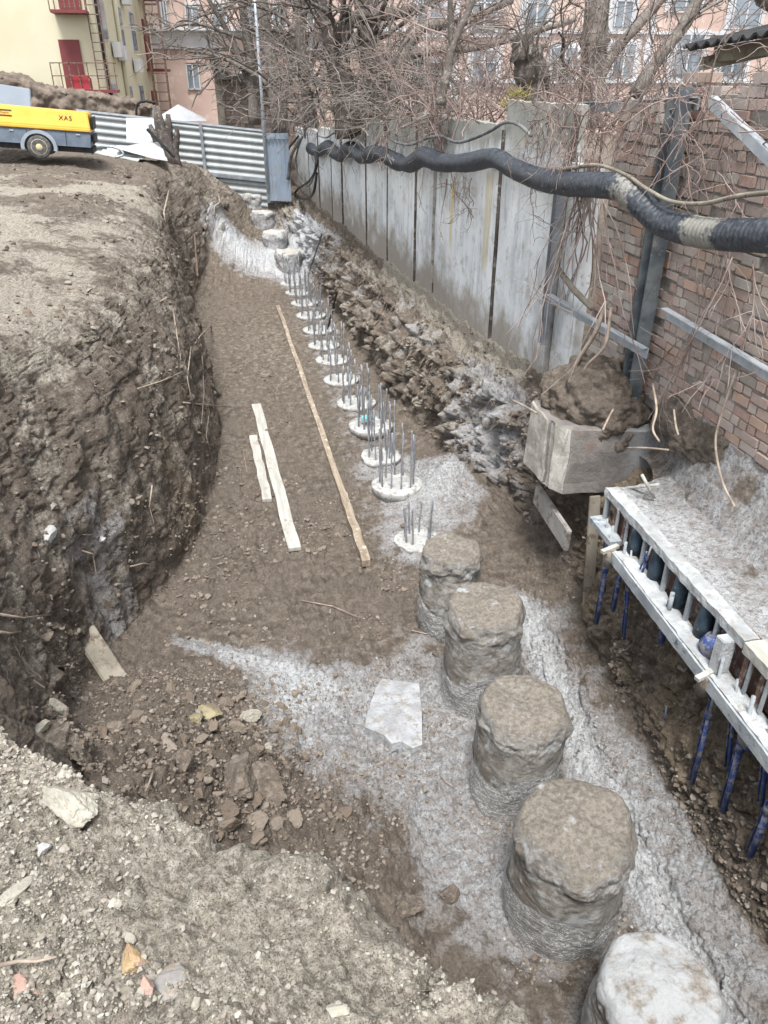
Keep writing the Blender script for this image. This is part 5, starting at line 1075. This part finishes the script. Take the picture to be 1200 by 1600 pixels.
for y in (48, 125): fr_rect(600, y, 1290, y + 5, 36, p2, 'string_course', 'trim', .12)
for x in (705, 915, 1010): fr_rect(x, -60, x + 12, 160, 36, p2, 'pilaster', 'trim', .1)
# grey brick outbuilding by the left trees
ob = empty('brick_outbuilding', (1, 33, 2), 0, 'small grey brick outbuilding with flat roof behind the ribbed fence', 'outbuilding')
fr_rect(346, 122, 440, 215, 33, ob, 'wall', 'mortar', 3.); fr_rect(338, 116, 446, 124, 33.0, ob, 'roof', 'concrete_dark', 4.)
o = brick_sheet('brick_face', None, 0, 0, 2.9, 0, 3.2, 77, .12, .3); a = aty(350, 205, 30.0); o.rotation_euler.z = R(-90); o.location = (a.x, 29.97, a.z - .5); loc0(o, ob); o.matrix_parent_inverse = Matrix.Translation(-ob.location)
m = MB(); a = aty(345, 175, 29.5); b = aty(347, 120, 29.5); m.box((a.x, 29.5, (a.z + b.z) / 2), (.22, .2, b.z - a.z + 1.2)); loc0(m.build('timber_post', MAT['wood_old']), ob)
fr_rect(336, 108, 352, 118, 29.6, ob, 'air_conditioner', 'ac', .4)
# white canopy top
m = MB(); c = aty(280, 180, 30); m.add([(c.x - .9, 29.2, c.z - .15), (c.x + .9, 29.2, c.z - .15), (c.x + .9, 30.8, c.z - .15), (c.x - .9, 30.8, c.z - .15), (c.x, 30, c.z + .33)], [(0, 1, 4), (1, 2, 4), (2, 3, 4), (3, 0, 4), (3, 2, 1, 0)])
tag(m.build('canopy', MAT['trim']), 'white pointed canopy top showing above the ribbed fence', 'canopy')
m = MB(); m.tube(catmull([aty(*p, 28) for p in ((213, 180), (214, 164), (225, 158), (243, 161))], 6), .04, 6); tag(m.build('bent_pipe', MAT['black'], None, True), 'thin bent black pipe sticking up behind the fence', 'pipe')
# creeper covered retaining wall at left
def crp(U, V):
    x = -9.5 + U * 7.4; top = np.interp(U, [0, .18, .32, .5, .62, .75, .9, 1], [6.3, 5.4, 5.25, 4.75, 4.7, 4.55, 4.4, 4.2]) - .05; z = 2.2 + (top - 2.2) * np.minimum(V * 1.25, 1); y = 32 + np.maximum(V - .8, 0) * 8
    return np.stack([x, y, z], -1)
rough_grid('creeper_hedge', crp, 160, 60, MAT['dry_hedge'], .35, 1.2, 4, 'dark mass of dry creeper over a low wall in front of the yellow building', 'hedge', cl=.22)
m = MB(); a = aty(12, 150, 25); m.box((a.x, 25, a.z - .9), (.9, .05, 2.3), Matrix.Rotation(.15, 3, 'Y'), .02); tag(m.build('sign_board', MAT['sheet']), 'pale board with blue patch standing behind the compressor', 'board')

# corrugated roof of the brick shed at the upper right
rf = empty('corrugated_roof', (4.2, 6, 5.4), 0, 'dark edge of a corrugated shed roof jutting in at the upper right', 'roof')
a = atx(1092, 68, 4.35); b = Vector((4.35, a.y - 3.6, a.z + .18)); n = 90; vs = []
for j in range(n + 1):
    t = j / n; p = a.lerp(b, t); w = .022 * math.sin(t * n / 90 * 2 * math.pi * 22)
    vs += [p + Vector((-.15, 0, w - .03)), p + Vector((2.2, 0, w + .45))]
m = MB(); m.add(vs, [(j * 2, j * 2 + 2, j * 2 + 3, j * 2 + 1) for j in range(n)]); o = m.build('roof_sheet', MAT['black']); md = o.modifiers.new('thick', 'SOLIDIFY'); md.thickness = .02; loc0(o, rf)
m = MB(); m.bar((4.5, a.y - .1, a.z - .09), (4.5, b.y, b.z - .09), .10, .12); m.bar((4.32, a.y - .15, a.z - .16), (6.4, a.y - .15, a.z + .2), .08, .1); loc0(m.build('rafter', MAT['wood_old']), rf)

# =====================================================================
# TREES, SHRUBS AND VINES
# =====================================================================
TR = random.Random(5)
class Twigs:
    def __init__(s): s.V = []; s.Q = []; s.n = 0
    def tube(s, pts, r0, r1, seg):
        P = np.array(pts); n = len(P); T = np.gradient(P, axis=0); T /= np.linalg.norm(T, axis=1, keepdims=True) + 1e-9
        a = np.array([.31, .52, .79]); U = np.cross(T, a); U /= np.linalg.norm(U, axis=1, keepdims=True) + 1e-9; Wv = np.cross(T, U); rad = np.linspace(r0, r1, n)[:, None, None]
        an = np.arange(seg) * 2 * np.pi / seg; R_ = (U[:, None] * np.cos(an)[None, :, None] + Wv[:, None] * np.sin(an)[None, :, None]) * rad + P[:, None]
        i = (np.arange(n - 1)[:, None] * seg + np.arange(seg)[None]); j = (np.arange(n - 1)[:, None] * seg + (np.arange(seg)[None] + 1) % seg)
        s.V.append(R_.reshape(-1, 3)); s.Q.append(np.stack([i, j, j + seg, i + seg], -1).reshape(-1, 4) + s.n); s.n += n * seg
    def build(s, name, mat, parent=None): return npmesh(name, np.concatenate(s.V), np.concatenate(s.Q), MAT[mat], parent) if s.V else None
    def take(s, o):          # a handful of stray twigs joins the branches
        if 0 < len(o.V) < 15:
            s.V += o.V; s.Q += [q + s.n for q in o.Q]; s.n += o.n; o.V = []; o.Q = []; o.n = 0
def walk(p, d, L, n, wob, droop, g):
    pts = [p]; d = np.array(d, float); d /= np.linalg.norm(d)
    for i in range(n):
        d = d + g.normal(0, wob, 3) + np.array([0, 0, droop]); d /= np.linalg.norm(d); p = p + d * L / n; pts.append(p)
    return pts
def grow(B, T, p, d, L, r, depth, g, kids=5, wob=.16, droop=-.02, spread=.9, rmin=.004):
    n = 7 if depth > 0 else 5; pts = walk(p, d, L, n, wob, droop, g); (B if r > .014 else T).tube(pts, r, max(rmin, r * .45), 6 if r > .03 else 4 if r > .012 else 3)
    if depth <= 0: return
    for k in range(kids):
        i = g.integers(1, n); q = pts[i]; dd = pts[i] - pts[i - 1]; dd = dd / (np.linalg.norm(dd) + 1e-9); e = dd + g.normal(0, spread * .6, 3); grow(B, T, q, e, L * g.uniform(.35, .7), max(rmin, r * g.uniform(.35, .6)), depth - 1, g, kids, wob * 1.15, droop, spread, rmin)
def tree(name, label, trunks, seed, nb, bl, depth=3, kids=4, mat='bark', tw='twig', cat='tree', group=None, droop=-.02, rmin=.005, br=.4, wob=.16):
    g = np.random.default_rng(seed); B = Twigs(); T = Twigs(); K = MB()
    base = Vector(trunks[0][0][0])
    for pts, rad in trunks:
        C2 = catmull(pts, 5); n = len(C2); rads = np.interp(np.arange(n) / 5, range(len(rad)), rad) * (1 + .08 * g.standard_normal(n)); K.tube(C2, [float(v) for v in rads], 10)
        for k in range(nb):
            t = g.uniform(.1, 1) ** .8; i = min(n - 2, int(t * (n - 1))); q = np.array(C2[i]); dd = np.array((C2[i + 1] - C2[i]).normalized()); e = dd * .7 + g.normal(0, .75, 3); e[2] = abs(e[2]) * .7 + .1
            grow(B, T, q, e, bl * g.uniform(.5, 1.1), float(rads[i]) * br * g.uniform(.4, 1), depth - 1, g, kids, wob, droop, .9, rmin)
    T.take(B); B.take(T)
    e = empty(name, base, 0, label, cat, group)
    loc0(K.build('trunk', MAT[mat], None, True), e)
    for nm, X_ in (('branches', B), ('twigs', T)):
        if X_.V: loc0(X_.build(nm, mat if nm == 'branches' else tw), e)
    return e
def ptx(l, Y, rs): return ([aty(x, y, Y) for x, y in l], rs)
GB = 'bare trees and shrubs behind the walls'
tree('bare_tree', 'thick straight leafless trunk above the steel rail at right, branching high', [ptx([(922, 200), (925, 120), (930, 50), (936, -40), (940, -120)], 12, [.20, .19, .18, .17, .15]), ptx([(928, 130), (965, 75), (1010, 25), (1060, -30)], 12, [.10, .08, .07, .06])], 3, 7, 2.0, 3, 3, 'bark', group=GB, br=.22)
tree('bare_tree', 'leafless limb leaning right behind the tall post, growing toward the corrugated roof', [ptx([(990, 150), (1030, 90), (1065, 45), (1095, -10), (1110, -60)], 11, [.09, .085, .08, .075, .07])], 4, 6, 1.6, 3, 3, 'bark', group=GB, br=.35)
tree('dead_tree', 'thick broken dead trunk with peeling bark above the tallest panel', [ptx([(835, 200), (833, 150), (825, 105), (818, 75), (822, 52)], 11, [.20, .18, .19, .17, .10]), ptx([(840, 160), (846, 120), (838, 92), (846, 70)], 11.1, [.12, .11, .10, .05])], 5, 3, 1.2, 3, 4, 'bark_dark', group=GB, br=.2)
tree('bare_tree', 'reddish thin forked tree rising behind the ochre stained panels', [ptx([(688, 165), (697, 120), (708, 70), (735, 10), (745, -30)], 11.5, [.07, .06, .05, .04, .03]), ptx([(706, 80), (703, 40), (704, -20)], 11.5, [.04, .035, .03])], 6, 7, 1.5, 3, 3, 'bark', 'twig_red', group=GB)
tree('bare_tree', 'multi stemmed grey tree with a sawn limb behind the wall centre', [ptx([(545, 215), (538, 150), (525, 95), (520, 60), (505, 25), (490, -20)], 18, [.30, .27, .24, .22, .15, .12]), ptx([(600, 200), (590, 135), (575, 80), (570, 20), (560, -30)], 18.2, [.26, .24, .22, .2, .18]), ptx([(525, 95), (540, 50), (560, 25), (620, 22), (650, 10)], 18, [.15, .13, .11, .10, .08])], 7, 9, 2.6, 3, 3, 'bark_dark', group=GB, br=.3)
tree('bare_tree', 'tree with long horizontal limbs crossing behind the wall centre right', [ptx([(610, 205), (612, 150), (650, 50), (720, 35), (800, 0)], 16, [.16, .14, .10, .085, .06]), ptx([(612, 90), (680, 78), (740, 75), (800, 60), (900, 30)], 16, [.09, .08, .07, .06, .05])], 8, 8, 2.0, 3, 3, 'bark', group=GB, br=.4)
tree('bare_tree', 'tall slim leafless tree just right of the thin pole at the gate', [ptx([(436, 210), (430, 130), (418, 60), (408, 0), (400, -60)], 27, [.26, .22, .18, .15, .12]), ptx([(434, 180), (450, 110), (460, 50), (465, -30)], 27, [.15, .13, .11, .09])], 9, 11, 3.2, 3, 4, 'bark', group=GB, rmin=.012)
tree('bare_tree', 'slender leafless tree left of the thin pole, before the brick outbuilding', [ptx([(398, 195), (395, 120), (385, 50), (375, -20)], 28, [.22, .18, .15, .12]), ptx([(396, 150), (375, 90), (350, 40), (320, -10)], 28, [.12, .10, .08, .06])], 10, 10, 3.0, 3, 4, 'bark', group=GB, rmin=.012)
tree('bare_tree', 'leafless tree between gate and wall end with upright stems', [ptx([(488, 215), (480, 140), (470, 60), (478, -20)], 25, [.24, .2, .16, .12])], 11, 11, 3.0, 3, 4, 'bark_dark', group=GB, rmin=.012)
tree('bare_tree', 'branch reaching in from the top right corner above the roof', [ptx([(1215, 10), (1190, -10), (1180, -60)], 9, [.08, .09, .1])], 12, 6, 1.2, 3, 4, 'bark', group=GB)
sl_ = ['low tangled shrub behind the far wall end', 'tangled shrub behind the wall left of the sawn tree', 'brownish thicket under the sawn tree', 'grey thicket right of the sawn tree', 'dense twiggy shrub behind the centre panels', 'reddish twiggy shrub behind the ochre stained panels',
       'shrub of fine twigs left of the dead trunk', 'thin twigs filling the gap behind the dead trunk', 'shrub between the dead trunk and the straight tree', 'fine twigs right of the straight tree', 'arching shrub near the tall post', 'twiggy shrub beneath the corrugated roof', 'tallest thicket behind the far panels']
for i, (px, py, Y, w) in enumerate([(470, 170, 24, 1.0), (515, 165, 21, 1.0), (560, 160, 19, 1.1), (620, 150, 17, 1.2), (650, 150, 15, 1.1), (700, 150, 13, 1.0), (760, 165, 12, 1.1), (800, 160, 14, 1.3), (880, 160, 13, 1.2), (960, 150, 11, 1.0), (1040, 150, 10, .9), (1130, 130, 9, .7), (590, 170, 23, 2.0)]):
    g = np.random.default_rng(40 + i); B = Twigs(); T = Twigs(); c = aty(px, py, Y); c.z -= .4
    for k in range(32 if i in (2, 3, 4, 12) else 10 if i < 2 else 20):
        p = np.array(c) + g.normal(0, .45 * w, 3) * np.array([1, 1, .1]); d = np.array([g.normal(0, .55), g.normal(0, .5), g.uniform(.4, 1.3)])
        grow(B, T, p, d, g.uniform(.9, 2.3) * w, .012 * (Y / 12) * g.uniform(.6, 1.3), 2, g, 3, .22, -.05, 1.0, .0028 * Y / 9)
    T.take(B)
    e = empty('bare_shrub', c, 0, sl_[i], 'shrub', GB)
    if B.V: loc0(B.build('stems', 'bark'), e)
    loc0(T.build('twigs', 'twig_red' if i in (2, 5, 6, 8, 9) else 'twig'), e)
# climbing tangles over the wall top, hanging in front of it
vl = ['dense reddish creeper tangle spilling over the wall top left of the tallest panel', 'creeper tangle spilling over the short post and hose', 'bundle of creeper stems hanging down beside the brick pier', 'creeper twigs sprawling over the tall post head',
      'sparse creeper twigs hanging over the right brick wall', 'creeper hanging thinly over the far centre panels', 'creeper strands clinging to the ochre stained panels', 'long bare strands hanging across the bricks at the right edge']
vs_ = [(690, 200, 3.5, 26, .8, .5, .45), (870, 195, 3.45, 34, .8, .6, .6), (935, 260, 3.5, 26, .18, .35, 1.7), (1000, 175, 3.7, 36, .9, .5, .5), (1140, 210, 3.8, 16, .7, .5, .8), (600, 210, 3.05, 10, 1.6, .4, .4), (720, 290, 3.42, 7, .8, .5, .7), (1120, 380, 3.82, 9, 1.0, .4, 1.3)]
for i, (px, py, X, n, wy, wz, dl) in enumerate(vs_):
    g = np.random.default_rng(80 + i); B = Twigs(); T = Twigs(); c = np.array(atx(px, py, X)); k5 = max(1, c[1] / 8)
    for k in range(n):
        p = c + np.array([abs(g.normal(0, .10)) * -.8, g.normal(0, wy * .5), g.normal(0, wz * .25) + wz * .1])
        if i in (2, 7, 6): d = np.array([g.normal(0, .06), g.normal(0, .28), -1.0]); L = dl * g.uniform(.4, 1.2)
        else: d = np.array([g.normal(-.15, .3), g.normal(0, 1.0), g.normal(.0, .7)]); L = dl * g.uniform(.6, 1.6)
        lim = float(wallx(p[1])) - .03 if p[1] > 7.6 else 3.9 if p[1] < 6.7 else 3.62
        def clampgrow(p, d, L, r, depth):
            n_ = 8; pts = np.array(walk(p, d, L, n_, .20 if i not in (2, 7) else .12, -.07 if i not in (2, 7, 6) else 0, g)); pts[:, 0] = np.minimum(pts[:, 0], lim - .01)
            (T if r < .008 else B).tube(list(pts), r, max(.0022 * k5, r * .5), 4)
            if depth > 0:
                for q in range(3 if i != 2 else 1): a = g.integers(1, n_); clampgrow(pts[a], (pts[a] - pts[a - 1]) * 3 / L + g.normal(0, .7, 3) * np.array([.4, 1, 1]) * (.35 if i in (2, 7) else 1), L * g.uniform(.35, .7), max(.0022 * k5, r * .6), depth - 1)
        clampgrow(p, d, L, k5 * g.uniform(.0035, .009) * (1.3 if i == 2 else 1), 2)
    T.take(B); B.take(T)
    e = empty('creeper', tuple(c), 0, vl[i], 'creeper', 'bare creepers over the walls')
    if B.V: loc0(B.build('stems', 'vine'), e)
    if T.V: loc0(T.build('twigs', 'twig_red' if i in (0, 1, 3, 4) else 'vine'), e)
# root bundle at the pier foot and roots over the block
for i, (pp, r, lb) in enumerate([([(948, 470, 3.5), (930, 520, 3.42), (905, 560, 3.35), (880, 610, 3.3), (845, 640, 3.2)], .022, 'thick root running down from the pier to the block'), ([(955, 480, 3.5), (945, 540, 3.42), (915, 575, 3.35), (900, 620, 3.3)], .016, 'second root beside the thick one at the pier foot'),
      ([(1020, 600, 3.5), (1026, 640, 3.35), (1020, 670, 3.3), (1030, 690, 3.32)], .010, 'thin looped root hanging over the block face'), ([(958, 640, 3.3), (950, 655, 3.2), (942, 672, 3.1)], .010, 'short cut root on the left part of the block'), ([(980, 700, 3.25), (1010, 700, 3.25), (1045, 703, 3.35)], .009, 'straight rod sticking out across the block face'),
      ([(1150, 580, 3.8), (1130, 640, 3.75), (1118, 690, 3.7), (1128, 750, 3.65), (1148, 792, 3.6)], .010, 'long pale root trailing down the footing under the bricks'), ([(1053, 640, 3.5), (1056, 665, 3.4), (1060, 680, 3.4)], .009, 'short root right of the block'), ([(800, 625, 2.9), (820, 635, 2.85), (838, 645, 2.85)], .012, 'dark stick poking out left of the block top')]):
    m = MB(); C2 = catmull([atx(x, y, X) for x, y, X in pp], 6); m.tube(C2, r, 6); tag(m.build('root', MAT['root'], None, True), lb, 'root')
g = np.random.default_rng(3); T = Twigs()
c = np.array(aty(806, 162, 10.6)); 
for k in range(160): T.tube(walk(c + g.normal(0, .07, 3), g.normal(0, 1, 3) + np.array([0, 0, .6]), .13, 3, .3, 0, g), .010, .004, 3)
tag(T.build('mossy_tuft', 'moss'), 'small yellow green tuft at the foot of the dead trunk', 'tuft')

# fine roots and straw hanging out of the cut face under the wall
g = np.random.default_rng(9); T = Twigs(); cs = np.where((KK > 11.2) & (KK < 12.9))[0]; r0_, r1_ = np.searchsorted(GY, 7.6), np.searchsorted(GY, 21)
for k in range(900):
    a = int(r0_ + (r1_ - r0_) * g.random() ** .8); b = cs[g.integers(len(cs))]; p = G[a, b] + GN[a, b] * .01; q = GN[a, b] * .5 + np.array([-.2, g.normal(0, .35), -.9]); sc_ = max(1, p[1] / 9)
    T.tube(walk(p, q, g.uniform(.06, .32) * sc_ ** .5, 5, .22, -.08, g), .0035 * sc_, .0016 * sc_, 3)
tag(T.build('hanging_roots', 'root'), 'fine dry roots hanging out of the cut earth below the concrete wall', 'roots', kind='stuff')
T = Twigs(); cs = np.where((KK > 1.8) & (KK < 4.8))[0]; r0_, r1_ = np.searchsorted(GY, 3.4), np.searchsorted(GY, 20)
for k in range(420):
    a = g.integers(r0_, r1_); b = cs[g.integers(len(cs))]; p = G[a, b] + GN[a, b] * .012; q = g.normal(0, 1, 3); q -= GN[a, b] * q.dot(GN[a, b]) * .9; sc_ = max(1, p[1] / 8)
    T.tube(walk(p, q, g.uniform(.04, .16) * sc_ ** .5, 4, .2, -.02, g), .003 * sc_, .0015 * sc_, 3)
tag(T.build('twig_litter', 'root'), 'broken twigs and root ends scattered over the left bank', 'litter', kind='stuff')
